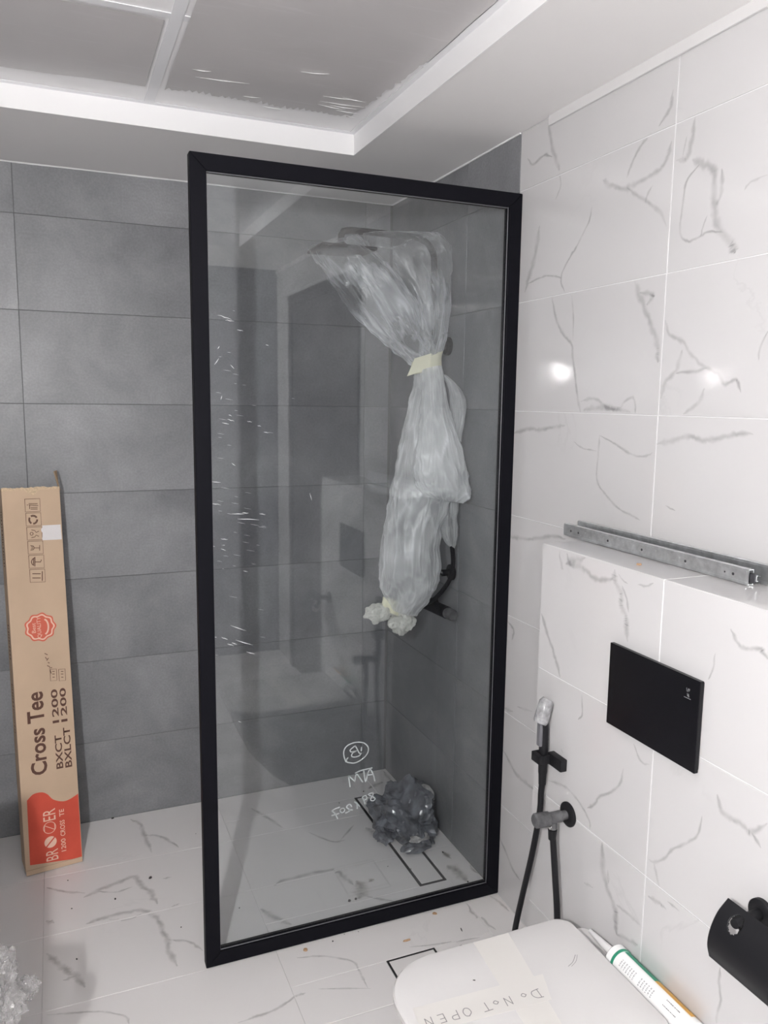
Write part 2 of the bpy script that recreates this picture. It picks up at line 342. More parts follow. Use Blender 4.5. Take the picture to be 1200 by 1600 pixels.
def spline(pts, n=8):
    """Catmull-Rom through the points"""
    P = [Vector(p) for p in pts]; P = [P[0]*2-P[1]] + P + [P[-1]*2-P[-2]]; out = []
    for i in range(1, len(P)-2):
        for k in range(n):
            t = k/n; a, b, c, d = P[i-1:i+3]
            out.append(0.5*((2*b)+(c-a)*t+(2*a-5*b+4*c-d)*t*t+(3*b-a-3*c+d)*t**3))
    out.append(P[-2]); return out
def lathe_pts(profile, center, axis, seg=24):
    """profile [(r, h)] revolved about axis through center"""
    axis = Vector(axis).normalized(); a = axis.orthogonal().normalized(); b = axis.cross(a); vs = []; fs = []
    for r, h in profile:
        for k in range(seg):
            g = 2*math.pi*k/seg; vs.append(Vector(center)+axis*h+(a*math.cos(g)+b*math.sin(g))*r)
    n = len(profile)
    for i in range(n-1):
        for k in range(seg):
            k2 = (k+1) % seg; fs.append((i*seg+k, i*seg+k2, (i+1)*seg+k2, (i+1)*seg+k))
    fs += [tuple(range(seg))[::-1], tuple((n-1)*seg+k for k in range(seg))]
    return vs, fs

# ------------------------------------------------------------------ tiles
TILE_CACHE = {}
rnd = random.Random(11)
def vein_strip(pts, wpx, jit=1.0):
    """fine polyline (world) with half widths"""
    P = spline(pts, 9); out = []
    ph = rnd.uniform(0, 50)
    for i, p in enumerate(P):
        d = depth_of(p)*wpx/FPX
        j = Vector((noise.noise(Vector((i*.33+ph, 1.3, 0))), noise.noise(Vector((i*.33+ph, 7.7, 0))), noise.noise(Vector((i*.33+ph, 3.1, 5)))))
        wd = d*(0.75+0.75*abs(noise.noise(Vector((i*.21+ph, 9.2, 1))))*1.4)
        e = min(1.0, (i+1)/5, (len(P)-i)/5)
        out.append((p + j*min(d*0.30, .004)*jit, wd*1.0*max(.25, e)))
    return out
def tile_set(parent, name, O, A, B, Nn, cells, mat, thick=0.008, gap=0.002, veins=(), vmat=None, dz=0.0):
    """cells: (a0,a1,b0,b1) in the plane O + a*A + b*B, front face on the plane, facing Nn"""
    O, A, B, Nn = map(Vector, (O, A, B, Nn)); prepared = []
    for (pts, wpx, kind) in veins:
        st = vein_strip(pts, wpx); q = []
        for i in range(len(st)):
            p, hw = st[i]; t = (st[min(i+1, len(st)-1)][0]-st[max(i-1, 0)][0])
            if t.length < 1e-9: t = A.copy()
            t.normalize(); s_ = t.cross(Nn).normalized()
            q.append((p-s_*hw, p+s_*hw, p, i))
        prepared.append((q, kind))
    for ci, (a0, a1, b0, b1) in enumerate(cells):
        g = gap/2; wa, wb = a1-a0-gap, b1-b0-gap
        if wa <= .003 or wb <= .003: continue
        c = O + A*((a0+a1)/2) + B*((b0+b1)/2) + Nn*(rnd.uniform(-dz, dz))
        vs = []; c8 = 0.0006
        for (k, inset) in ((0.0, c8), (-c8*1.2, 0.0), (-thick, 0.0)):
            for sa, sb in ((-1, -1), (1, -1), (1, 1), (-1, 1)):
                vs.append(A*(sa*(wa/2-inset))+B*(sb*(wb/2-inset))+Nn*k)
        fl = A.cross(B).dot(Nn) > 0
        fs = [(0, 1, 2, 3), (8, 11, 10, 9)]
        for lv in (0, 4):
            for i in range(4): j = (i+1) % 4; fs.append((lv+i, lv+4+i, lv+4+j, lv+j))
        if not fl: fs = [f[::-1] for f in fs]
        mi = [0]*len(fs); uvs = []; vv = []
        for q, kind in prepared:
            for i in range(len(q)-1):
                mid = (q[i][2]+q[i+1][2])/2-c
                if abs(mid.dot(A)) < wa/2 and abs(mid.dot(B)) < wb/2:
                    quad = []
                    for Pp in (q[i][0], q[i][1], q[i+1][1], q[i+1][0]):
                        l = Pp-c; quad.append(A*max(-wa/2, min(wa/2, l.dot(A)))+B*max(-wb/2, min(wb/2, l.dot(B)))+Nn*0.00025)
                    if (quad[1]-quad[0]).cross(quad[3]-quad[0]).dot(Nn) < 0: order, uvq = (0, 3, 2, 1), ((0, 0), (1, 0), (1, 1), (0, 1))
                    else: order, uvq = (0, 1, 2, 3), ((0, 0), (0, 1), (1, 1), (1, 0))
                    n = len(vs)+len(vv); vv += [quad[k] for k in order]; fs.append((n, n+1, n+2, n+3)); mi.append(1 if kind == 0 else 2); uvs.append(uvq)
        if vv or (name, round(wa, 4), round(wb, 4), tuple(Nn)) not in TILE_CACHE:
            me = bpy.data.meshes.new(name); me.from_pydata([tuple(v) for v in vs+vv], [], fs); me.materials.append(mat)
            if vv:
                me.materials.append(vmat or M['vein']); me.materials.append(M['stain'])
                ul = me.uv_layers.new(name='UVMap'); nb = len(fs)-len(uvs)
                for p_ in me.polygons:
                    p_.material_index = mi[p_.index]
                    if p_.index >= nb:
                        for li, uvv in zip(p_.loop_indices, uvs[p_.index-nb]): ul.data[li].uv = uvv
            if not vv: TILE_CACHE[(name, round(wa, 4), round(wb, 4), tuple(Nn))] = me
        else: me = TILE_CACHE[(name, round(wa, 4), round(wb, 4), tuple(Nn))]
        o = bpy.data.objects.new(name, me); o.location = c; link(o, parent)
def grid(av, bv): return [(av[i], av[i+1], bv[j], bv[j+1]) for j in range(len(bv)-1) for i in range(len(av)-1)]
ZJ = [0.0, 0.3, 0.6, 0.9, 1.2, 1.5, 1.8, 2.1, H]

WALL_VEINS = [
 ([(857,193),(863,227),(868,247),(874,267)], 8), ([(825,247),(833,257),(850,243),(863,245)], 4), ([(874,270),(876,290),(868,312)], 3),
 ([(1052,140),(1047,170),(1030,197)], 7), ([(1018,207),(1000,230),(987,257),(980,277)], 5),
 ([(1050,220),(1040,253),(1020,273),(990,288),(973,295),(950,287),(942,280)], 8), ([(980,293),(1003,310),(1030,330),(1042,353)], 6), ([(1020,290),(1012,303),(1008,317)], 4),
 ([(1087,183),(1082,217),(1073,247),(1057,250)], 8), ([(1073,213),(1070,228),(1067,243)], 3),
 ([(1083,248),(1103,258),(1117,267),(1115,300),(1117,333),(1128,363),(1143,383),(1147,397)], 13), ([(1128,263),(1127,300),(1120,320)], 7),
 ([(1093,257),(1073,283),(1067,320),(1063,363),(1075,377),(1093,370),(1107,362),(1130,363)], 4), ([(1105,337),(1099,353),(1095,370)], 3),
 ([(1199,273),(1173,285),(1163,297)], 4), ([(925,323),(920,347),(900,387),(891,401),(877,433),(882,457)], 3.5),
 ([(843,353),(837,393),(830,420),(820,457)], 9), ([(825,443),(850,432),(870,432),(878,435)], 3),
 ([(863,465),(870,500),(880,523),(893,537),(895,560),(903,620),(907,645)], 5), ([(894,460),(896,500),(895,533)], 2.5),
 ([(907,627),(930,623),(950,637),(967,640),(977,627),(990,622),(993,646)], 5), ([(912,641),(940,640),(985,644)], 12),
 ([(993,440),(1002,467),(1013,497),(1023,523),(1029,547),(1028,567)], 10), ([(1000,457),(1020,460),(1010,477)], 8),
 ([(1040,500),(1047,523),(1067,533),(1077,550),(1097,570),(1120,583),(1133,600),(1150,593),(1158,613)], 6),
 ([(1067,547),(1057,577),(1040,597),(1032,623)], 8), ([(1057,582),(1087,580),(1105,575)], 6), ([(1102,607),(1090,630),(1067,647)], 7), ([(1200,517),(1188,543),(1185,563)], 4),
 ([(800,678),(827,670),(843,672),(867,667),(883,665)], 6), ([(897,690),(910,700),(933,705)], 2.5),
 ([(937,680),(935,707),(933,750),(947,773),(967,795),(987,805),(1000,813)], 3.5), ([(937,680),(960,693),(987,710),(1007,713),(1021,707)], 3.5),
 ([(1026,693),(1053,688),(1077,682),(1100,688),(1133,683),(1153,678),(1177,678)], 8), ([(1040,790),(1055,798)], 3),
 ([(790,838),(830,842),(860,838),(885,842)], 6), ([(793,970),(803,985),(800,1000)], 4), ([(785,1105),(801,1112)], 6), ([(808,1104),(832,1112)], 4),
 ([(786,1171),(806,1208),(820,1222),(837,1235)], 6), ([(781,1307),(800,1355),(812,1375)], 5)]
BOX_VEINS = [
 ([(874,862),(877,881),(880,890)], 5), ([(886,865),(892,882),(907,885),(917,893),(928,903),(944,906),(959,905)], 8), ([(884,880),(900,876),(915,872)], 12),
 ([(961,890),(962,908),(970,926),(971,944),(977,962),(979,978),(981,1002)], 10), ([(972,915),(979,935),(982,957)], 4), ([(966,896),(973,906),(981,912)], 3),
 ([(846,957),(855,989),(867,1024),(875,1057)], 7), ([(997,913),(1010,916),(1021,911)], 4),
 ([(1143,983),(1152,1005),(1168,1014),(1187,1014),(1200,1030)], 7), ([(1118,1021),(1114,1046),(1107,1062)], 3.5), ([(909,1086),(910,1116),(903,1124)], 3), ([(877,1170),(880,1178)], 3),
 ([(857,1219),(881,1228),(897,1243),(910,1261),(921,1283),(922,1296)], 4), ([(974,1200),(969,1224),(955,1237),(937,1245),(929,1257),(918,1263)], 4.5),
 ([(1097,1275),(1091,1304),(1073,1317),(1051,1327),(1038,1341),(1022,1347),(1014,1343)], 4.5), ([(1022,1349),(1026,1366),(1030,1386)], 5),
 ([(942,1317),(943,1360),(950,1392),(961,1419),(962,1440),(963,1459)], 10), ([(950,1360),(951,1381)], 5), ([(963,1413),(982,1429),(1000,1445)], 6), ([(963,1459),(982,1469),(997,1477)], 7),
 ([(913,1379),(927,1387)], 5), ([(1012,1400),(1030,1411),(1041,1421)], 6), ([(1043,1408),(1062,1424)], 4),
 ([(1121,1242),(1130,1270),(1158,1287),(1175,1301),(1199,1287)], 9), ([(1175,1301),(1190,1326)], 8), ([(1126,1512),(1124,1538),(1126,1563),(1120,1586),(1119,1600)], 5),
 ([(990,1162),(1002,1190),(1015,1195)], 3.5)]
FLOOR_VEINS = [
 ([(73,1387),(99,1393),(133,1396)], 5), ([(130,1403),(159,1389),(184,1379),(210,1370),(224,1386),(235,1394),(246,1413)], 8), ([(153,1393),(181,1394),(207,1386)], 4),
 ([(133,1444),(159,1435),(198,1426),(224,1423),(244,1433),(255,1455),(261,1467),(263,1484),(278,1510)], 8), ([(261,1468),(295,1472),(317,1486)], 5), ([(170,1437),(198,1437),(221,1428)], 4), ([(73,1438),(85,1443)], 8),
 ([(204,1280),(218,1288),(225,1304),(238,1332)], 6), ([(227,1305),(252,1307),(279,1324)], 5),
 ([(73,1489),(93,1509),(119,1526),(133,1543)], 10), ([(99,1532),(120,1524)], 6), ([(73,1586),(113,1583),(156,1581),(195,1588),(201,1600)], 4), ([(255,1373),(268,1370)], 4), ([(268,1417),(280,1412)], 4),
 ([(428,1383),(460,1372),(519,1361),(535,1369),(553,1383)], 8), ([(407,1420),(425,1431),(455,1445)], 9), ([(393,1263),(415,1276),(441,1293)], 6), ([(553,1289),(532,1313)], 4), ([(572,1293),(582,1300),(593,1310)], 10),
 ([(572,1401),(620,1409)], 5), ([(480,1300),(520,1315),(540,1312)], 3), ([(464,1497),(502,1494),(548,1501),(560,1514),(575,1545)], 3.5), ([(497,1545),(579,1545)], 3.5), ([(372,1598),(426,1579),(464,1556),(478,1552)], 4.5),
 ([(729,1411),(752,1437),(775,1453)], 6), ([(640,1480),(700,1473),(750,1465)], 3)]
FLOOR_STAINS = [([(558,1376),(566,1390),(560,1404)], 16), ([(575,1378),(585,1374)], 8), ([(700,1352),(714,1362),(728,1378)], 14), ([(690,1330),(705,1342)], 8), ([(766,1400),(780,1410),(795,1424)], 5), ([(575,1232),(598,1222)], 9), ([(735,1352),(748,1366)], 7), ([(600,1205),(612,1222)], 6)]
wall_v = [([px(u, v, 'x', 0.0) for u, v in p_], w_, 0) for p_, w_ in WALL_VEINS]
box_v = [([px(u, v, 'x', XB) for u, v in p_], w_, 0) for p_, w_ in BOX_VEINS]
floor_v = [([px(u, v, 'z', 0.0) for u, v in p_], w_, 0) for p_, w_ in FLOOR_VEINS] + [([px(u, v, 'z', 0.0) for u, v in p_], w_, 1) for p_, w_ in FLOOR_STAINS]
for v_ in floor_v:
    for p_ in v_[0]: p_.z = 0.0

# floor
fl = MB(); fl.box((XL-.1, YF-.1, -0.12), (0.1, 0.1, -0.0018)); floor = struct(fl.build('floor', M['fgrout']), 'white marble tiled bathroom floor', 'floor')
DR = (-0.208, -0.112, -0.785, -0.182)       # linear drain x0,x1,y0,y1
D2 = (-0.438, -0.290, -1.205, -1.055)       # square drain
def cut(cells, hole):
    out = []
    x0, x1, y0, y1 = hole
    for a0, a1, b0, b1 in cells:
        if a1 <= x0 or a0 >= x1 or b1 <= y0 or b0 >= y1: out.append((a0, a1, b0, b1)); continue
        if b0 < y0: out.append((a0, a1, b0, y0)); b0 = y0
        if b1 > y1: out.append((a0, a1, y1, b1)); b1 = y1
        if a0 < x0: out.append((a0, x0, b0, b1))
        if a1 > x1: out.append((x1, a1, b0, b1))
    return out
fx = [XL, -1.908, -1.308, -0.708, -0.108, 0.0]; fy = [YF, -3.308, -3.008, -2.708, -2.408, -2.108, -1.808, -1.508, -1.208, -0.908, -0.608, -0.308, 0.0]
cells = [c for c in cut(cut(grid(fx, fy), DR), D2)]
tile_set(floor, 'floor_tile', (0, 0, 0), (1, 0, 0), (0, 1, 0), (0, 0, 1), cells, M['ftile'], gap=0.0007, veins=floor_v, vmat=M['fvein'])

# walls
o = MB(); o.box((XL-.1, 0.0018, -0.12), (0.1, 0.1, 2.6)); wall_back = struct(o.build('wall_back', M['ggrout']), 'dark grey tiled wall behind the shower', 'wall')
tile_set(wall_back, 'wall_tile', (0, 0, 0), (1, 0, 0), (0, 0, 1), (0, -1, 0), grid([XL, -1.908, -1.308, -0.708, -0.108, -0.0085], ZJ), M['gtile'], gap=0.0018, dz=0.0003)
o = MB(); o.box((0.0018, YF-.1, -0.12), (0.1, YG+.003, 2.6), 0); o.box((0.0018, YG+.003, -0.12), (0.1, 0.0018, 2.6), 1)
wall_right = struct(o.build('wall_right', [M['wgrout'], M['ggrout']]), 'right wall, grey tiled in the shower and white marble outside', 'wall')
tile_set(wall_right, 'wall_tile', (0, 0, 0), (0, 1, 0), (0, 0, 1), (-1, 0, 0), grid([YG+.003, -0.597, 0.0], ZJ), M['gtile'], gap=0.0020, dz=0.0003)
DY0, DY1, DZ = -3.22, -2.137, 2.08           # door opening
wc = [c for c in grid([YF, -3.297, -2.697, -2.097, -1.497, YG+.003], ZJ)]
wc2 = []
for c in wc:
    wc2 += cut([c], (DY0, DY1, -1, DZ))
tile_set(wall_right, 'wall_tile', (0, 0, 0), (0, 1, 0), (0, 0, 1), (-1, 0, 0), wc2, M['wtile'], gap=0.0024, veins=wall_v, dz=0.0002)
o = MB(); o.box((XL-.1, YF-.1, -0.12), (XL-.0018, 0.0018, 2.6)); wall_left = struct(o.build('wall_left', M['ggrout']), 'unseen left wall, tiled dark grey to cut bounced light', 'wall')  # out of view; dark tiles chosen to keep bounce light down
tile_set(wall_left, 'wall_tile', (XL, 0, 0), (0, 1, 0), (0, 0, 1), (1, 0, 0), grid([YF, -3.3, -2.7, -2.1, -1.5, -0.9, -0.3, 0], ZJ), M['gtile'], gap=0.0024)
OX0, OX1, OZ = -1.80, -1.02, 2.08          # unseen doorway, added so world light fills the room
o = MB(); o.box((XL-.1, YF-.1, -0.12), (OX0, YF-.0018, 2.6)); o.box((OX1, YF-.1, -0.12), (0.1, YF-.0018, 2.6)); o.box((OX0, YF-.1, OZ), (OX1, YF-.0018, 2.6)); wall_front = struct(o.build('wall_front', M['ggrout']), 'unseen wall behind the camera, tiled dark grey to cut bounced light', 'wall')  # unseen wall, made dark so less light bounces back
fc = []
for c in grid([XL, -1.8, -1.2, -0.6, 0], ZJ): fc += cut([c], (OX0-.06, OX1+.06, -1, OZ+.06))
tile_set(wall_front, 'wall_tile', (0, YF, 0), (1, 0, 0), (0, 0, 1), (0, 1, 0), fc, M['gtile'], gap=0.0024)
o = MB(); o.box((OX0-.06, YF-.1, 0), (OX0, YF+.012, OZ)); o.box((OX1, YF-.1, 0), (OX1+.06, YF+.012, OZ)); o.box((OX0-.06, YF-.1, OZ), (OX1+.06, YF+.012, OZ+.06))
struct(o.build('added_doorway', M['white_trim']), 'white frame of the unseen doorway added for fill light', 'door')
pl_ = bpy.data.lights.new('fill_portal', 'AREA'); pl_.shape = 'RECTANGLE'; pl_.size = OX1-OX0; pl_.size_y = OZ; pl_.cycles.is_portal = True  # guides world fill light through the added doorway
po = bpy.data.objects.new('fill_portal', pl_); po.location = ((OX0+OX1)/2, YF-.02, OZ/2); po.rotation_euler = (math.radians(90), 0, 0); link(po)
# boxed-in cistern, tiled
o = MB(); o.box((XB+.0018, YB1+.0018, 0.0), (0.0, YB0-.0018, ZB-.0018)); wall_box = struct(o.build('wall_boxing', M['wgrout']), 'white marble tiled cistern boxing with a ledge on top', 'wall')
tile_set(wall_box, 'wall_tile', (XB, 0, 0), (0, 1, 0), (0, 0, 1), (-1, 0, 0), grid([YB1, -1.738, YB0], [0, .3, .6, .9, ZB]), M['wtile'], gap=0.0024, veins=box_v)
tile_set(wall_box, 'wall_tile', (0, YB0, 0), (1, 0, 0), (0, 0, 1), (0, 1, 0), grid([XB+.008, -0.008], [0, .3, .6, .9, ZB]), M['wtile'], gap=0.0025)
tile_set(wall_box, 'wall_tile', (0, YB1, 0), (1, 0, 0), (0, 0, 1), (0, -1, 0), grid([XB+.008, -0.008], [0, .3, .6, .9, ZB]), M['wtile'], gap=0.0025)
top_v = [([px(u, v, 'z', ZB) for u, v in p_], w_, 0) for p_, w_ in [([(905,872),(925,878),(945,876)], 4), ([(960,892),(985,895),(1010,902)], 5), ([(1060,915),(1100,925),(1150,935)], 6), ([(1120,935),(1180,950)], 5)]]
tile_set(wall_box, 'wall_tile', (0, 0, ZB), (1, 0, 0), (0, 1, 0), (0, 0, 1), grid([XB, -0.008], [YB1, -1.738, YB0]), M['wtile'], gap=0.0025, veins=top_v)

# ceiling: slab, plaster border with the recess, boards on a steel grid
o = MB(); o.box((XL, YF, ZR+.02), (0.0, 0.0, 2.5)); ceiling = struct(o.build('ceiling', M['plaster']), 'white ceiling with a recessed board field and plaster border', 'ceiling')
o = MB()
o.box((XL, RY1, H), (0.0, 0.0, ZR+.02)); o.box((XL, YF, H), (0.0, RY0, ZR+.02))
o.box((RX1, RY0, H), (0.0, RY1, ZR+.02)); o.box((XL, RY0, H), (RX0, RY1, ZR+.02))
b_ = o.build('plaster_border', M['plaster'], ceiling)
# smooth white facing boards round the recess
o = MB(); t = .004
o.box((RX0, RY1-t, H-.001), (RX1, RY1, ZR)); o.box((RX1-t, RY0, H-.001), (RX1, RY1-t, ZR)); o.box((RX0, RY0, H-.001), (RX0+t, RY1-t, ZR)); o.box((RX0+t, RY0, H-.001), (RX1-t, RY0+t, ZR))
o.build('recess_facing', M['white_trim'], ceiling)
o = MB(); t2 = .018
o.box((RX0+.004, RY1-.004-t2, ZR-.002), (RX1-.004, RY1-.004, ZR)); o.box((RX1-.004-t2, RY0+.004, ZR-.002), (RX1-.004, RY1-.004-t2, ZR)); o.box((RX0+.004, RY0+.004, ZR-.002), (RX0+.004+t2, RY1-.004-t2, ZR))
o.build('wall_angle', M['tbar'], ceiling)
o = MB(); o.box((-0.957, RY0, ZR-.0025), (-0.931, RY1-.02, ZR+.0)); o.box((-0.946, RY0, ZR), (-0.942, RY1-.02, ZR+.02)); o.build('main_tee', M['tbar'], ceiling)
yt = [RY1-.004, -1.053, -1.65, -2.25, RY0]
for y in yt[1:4]:
    for (x0, x1) in ((RX0+.02, -0.957), (-0.931, RX1-.02)):
        o = MB(); o.box((x0, y-.012, ZR-.0018), (x1, y+.012, ZR)); o.build('cross_tee', M['tbar'], ceiling)
for i in range(4):
    for (x0, x1) in ((RX0+.012, -0.944), (-0.944, RX1-.012)):
        o = MB(); o.rbox((x0+.006, yt[i+1]+.006, ZR+.0005), (x1-.006, yt[i]-.006, ZR+.012), .002); pn = o.build('ceiling_board', M['panel'], ceiling)
def film_sheet(outline, z, parent, seed):
    """thin slightly billowing sheet with a torn outline"""
    bm = bmesh.new(); vs = [bm.verts.new((x, y, z)) for x, y in outline]; f = bm.faces.new(vs)
    bmesh.ops.triangulate(bm, faces=[f])
    for _ in range(5): 
        long = [e for e in bm.edges if e.calc_length() > 0.05]
        if not long: break
        bmesh.ops.subdivide_edges(bm, edges=long, cuts=1)
        bmesh.ops.triangulate(bm, faces=bm.faces[:])
    for v in bm.verts: v.co.z += 0.0016*noise.noise(Vector((v.co.x*7+seed, v.co.y*9, 0)))-.001
    me = bpy.data.meshes.new('protective_film'); bm.to_mesh(me); bm.free(); me.materials.append(M['cfilm'])
    for p_ in me.polygons: p_.use_smooth = True
    o = bpy.data.objects.new('protective_film', me); link(o, parent); return o
r2 = random.Random(4)
def torn(p0, p1, n, amp, r): 
    return [(p0[0]+(p1[0]-p0[0])*i/n+ (r.uniform(-amp, amp) if 0 < i < n else 0), p0[1]+(p1[1]-p0[1])*i/n+(r.uniform(-amp, amp) if 0 < i < n else 0)) for i in range(n+1)]
out = torn((-0.966, -0.645), (RX0+.03, -0.612), 10, .003, r2) + [(RX0+.03, -1.035), (-0.966, -1.035)]
film_sheet(out, ZR-.0025, ceiling, 1.0)
edge = []
for i in range(60):
    x = -0.918+(0.918-0.415)*i/59
    edge.append((x, -0.655-0.02*noise.noise(Vector((x*9, 2, 0)))-(r2.uniform(0, .022) if i % 2 else 0)))
right = torn((-0.412, -0.68), (-0.375, -1.06), 26, .006, r2)
out = edge + right + [(-0.37, -1.62), (-0.92, -1.62)]
film_sheet(out, ZR-.0045, ceiling, 5.0)
# crease glints in the film: highlights built as thin white ridges
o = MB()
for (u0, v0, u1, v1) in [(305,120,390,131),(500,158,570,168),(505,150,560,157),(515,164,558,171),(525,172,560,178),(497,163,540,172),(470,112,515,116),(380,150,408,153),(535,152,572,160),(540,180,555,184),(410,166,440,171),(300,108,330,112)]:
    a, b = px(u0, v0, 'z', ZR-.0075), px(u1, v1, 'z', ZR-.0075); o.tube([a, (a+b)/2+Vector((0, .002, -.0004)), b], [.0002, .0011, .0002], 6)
o.build('film_glint', M['white_trim'], ceiling)
# plaster bead where wall tiles meet the border
o = MB(); pts0 = []
for i in range(60):
    x = XL+(-XL)*i/59; h = .003+.003*abs(noise.noise(Vector((x*6, 0, 3))))
    pts0.append((x, h))
vs = []; fs = []
for x, h in pts0: vs += [(x, -.0001, H-h), (x, -.003-h*.3, H-h*.3), (x, -.003, H+.001)]
for i in range(59):
    for k in range(2): fs.append((3*i+k, 3*i+3+k, 3*i+4+k, 3*i+1+k))
o.add(vs, fs); struct(o.build('trim_1', M['white_trim']), 'thin uneven white plaster bead above the grey back wall', 'trim')
o = MB(); o.rbox((-0.007, YF, H-.024), (-0.0003, -1.036, H+.001), .0015); struct(o.build('trim_2', plain('off_white_strip', (0.70, 0.69, 0.69), 0.6)), 'narrow white strip along the top of the marble wall', 'trim')
o = MB(); o.tube([(-.003, YG+.004, H-.001), (-.003, -.5, H-.002), (-.003, -.003, H-.001)], .003, 6); struct(o.build('trim_3', M['white_trim']), 'thin white plaster bead above the shower side wall', 'trim')
# door in the right wall behind the camera
o = MB(); o.box((-.012, DY0, 0.0), (0.001, DY0+.06, DZ)); o.box((-.012, DY1-.06, 0.0), (0.001, DY1, DZ)); o.box((-.012, DY0+.06, DZ-.06), (0.001, DY1-.06, DZ))
door = struct(o.build('door_1', M['door']), 'dark brown flush door in the marble wall', 'door')
o = MB(); o.rbox((-.004, DY0+.062, 0.006), (0.001, DY1-.062, DZ-.062), .002); o.build('door_leaf', M['door'], door)
o = MB(); o.tube([(-.004, DY1-.13, 1.0), (-.045, DY1-.13, 1.0), (-.05, DY1-.14, 1.0), (-.05, DY1-.26, 1.0)], .009, 10); o.build('door_handle', M['chrome'], door)
print('structure done')

# ------------------------------------------------------------------ lamp (out of frame, left of the camera)
lamp = thing('pendant_lamp', 'bare lit bulb hanging on a cable from the ceiling', 'lamp', BULB)
v_, f_ = lathe_pts([(.004, -.033), (.016, -.030), (.026, -.018), (.030, 0), (.027, .016), (.017, .032), (.013, .042)], BULB, (0, 0, 1), 24)
o = mesh_obj('bulb', v_, f_, M['bulb'], None, True); child(o, lamp)
v_, f_ = lathe_pts([(.014, .042), (.018, .046), (.018, .085), (.008, .095)], BULB, (0, 0, 1), 20); child(mesh_obj('socket', v_, f_, M['bpl'], None, True), lamp)
o = MB(); o.tube([BULB+Vector((0, 0, .09)), Vector((BULB.x, BULB.y, 2.0)), Vector((BULB.x, BULB.y, ZR))], .003, 6); o.build('cable', M['bpl'], lamp)

# ------------------------------------------------------------------ shower screen
FX0, FX1, FZ0, FZ1, FW, FD = -0.902, -0.0005, 0.008, 2.092, 0.0385, 0.030
scr = thing('shower_screen', 'fixed glass shower screen in a mitred black metal frame', 'shower screen', ((FX0+FX1)/2, YG, FZ0))
y0, y1 = YG-FD/2, YG+FD/2
def bar(name, quad):
    b = MB(); b.prism([(x, y0, z) for x, z in quad], (0, FD, 0)); ob = b.build(name, M['black'], scr)
    bm = bmesh.new(); bm.from_mesh(ob.data); bmesh.ops.recalc_face_normals(bm, faces=bm.faces[:]); bmesh.ops.bevel(bm, geom=bm.edges[:], offset=.0009, segments=1, affect='EDGES'); bm.to_mesh(ob.data); bm.free()
    return ob
g = .0003
bar('stile', [(FX0, FZ0+g), (FX0+FW, FZ0+FW+g), (FX0+FW, FZ1-FW-g), (FX0, FZ1-g)])
bar('stile', [(FX1, FZ0+g), (FX1, FZ1-g), (FX1-FW, FZ1-FW-g), (FX1-FW, FZ0+FW+g)])
bar('rail', [(FX0+g, FZ1), (FX0+FW+g, FZ1-FW), (FX1-FW-g, FZ1-FW), (FX1-g, FZ1)])
bar('rail', [(FX0+g, FZ0), (FX1-g, FZ0), (FX1-FW-g, FZ0+FW), (FX0+FW+g, FZ0+FW)])
o = MB(); o.box((FX0+FW-.012, YG-.004, FZ0+FW-.012), (FX1-FW+.012, YG+.004, FZ1-FW+.012)); pane = o.build('glass_pane', M['glass'], scr)
# clear sealant bead along the inner edge of the frame
o = MB()
for (a, b) in (((FX0+FW+.001, FZ0+FW), (FX0+FW+.001, FZ1-FW)), ((FX1-FW-.001, FZ0+FW), (FX1-FW-.001, FZ1-FW)), ((FX0+FW, FZ1-FW-.001), (FX1-FW, FZ1-FW-.001)), ((FX0+FW, FZ0+FW+.001), (FX1-FW, FZ0+FW+.001))):
    o.tube([(a[0], YG-.006, a[1]), (b[0], YG-.006, b[1])], .0012, 6)
o.build('glazing_bead', M['greybtn'], scr)
def wr(pts, ox, oy, s, wd=.0027):
    return [px(ox+u/s, oy+v/s, 'y', YG+.0045) for u, v in pts]
WRITING = {
 'circled_letter': [[(330,440),(300,340),(300,250),(350,170),(450,120),(560,105),(650,125),(710,190),(710,270),(660,350),(570,420),(480,460),(400,455),(345,440),(350,390),(365,375)],
   [(490,165),(520,215),(560,290),(598,292)], [(490,165),(440,205),(405,240),(412,266),(440,270),(520,250)], [(520,250),(450,290),(430,330),(445,355),(500,357),(560,335),(600,290)], [(598,195),(596,225),(594,255)]],
 'name_writing': [[(405,860),(390,760),(380,680)], [(380,680),(430,725),(485,772)], [(485,772),(495,690),(520,650),(560,700),(615,782)], [(665,780),(650,690),(638,600)], [(495,630),(600,585),(775,545)], [(680,760),(700,660),(730,585),(760,580),(800,660),(825,765)], [(690,667),(745,660),(800,655)]],
 'size_writing': [[(795,965),(730,985),(725,1010),(770,1022),(800,1040),(830,1070),(800,1103),(758,1095),(760,1060),(785,1020),(798,985),(795,965)], [(655,1155),(635,1090),(615,1045),(660,1020),(690,1040),(680,1078),(640,1088)],
   [(480,1125),(520,1150),(565,1195)], [(520,1140),(524,1190),(525,1235)], [(430,1200),(405,1168),(365,1178),(345,1215),(385,1248),(400,1270),(365,1295),(330,1310)], [(380,1262),(410,1258),(442,1260)],
   [(250,1240),(235,1275),(260,1305),(300,1290),(310,1250),(285,1232),(250,1240)], [(190,1405),(150,1330),(95,1275)], [(95,1275),(150,1240),(220,1215)], [(95,1357),(150,1340),(210,1320)]]}
for nm, strokes in WRITING.items():
    o = MB()
    for s_ in strokes:
        P = [px(510+u/10.91, 1150+v/10.91, 'y', YG+.0045) for u, v in s_]
        o.ribbon(spline(P, 5) if len(P) > 2 else P, (0, 1, 0), .0034)
    ob = o.build(nm, M['marker'], scr); ob.parent = pane; ob.matrix_parent_inverse = Matrix()
    ob['label'] = 'white marker writing on the glass'
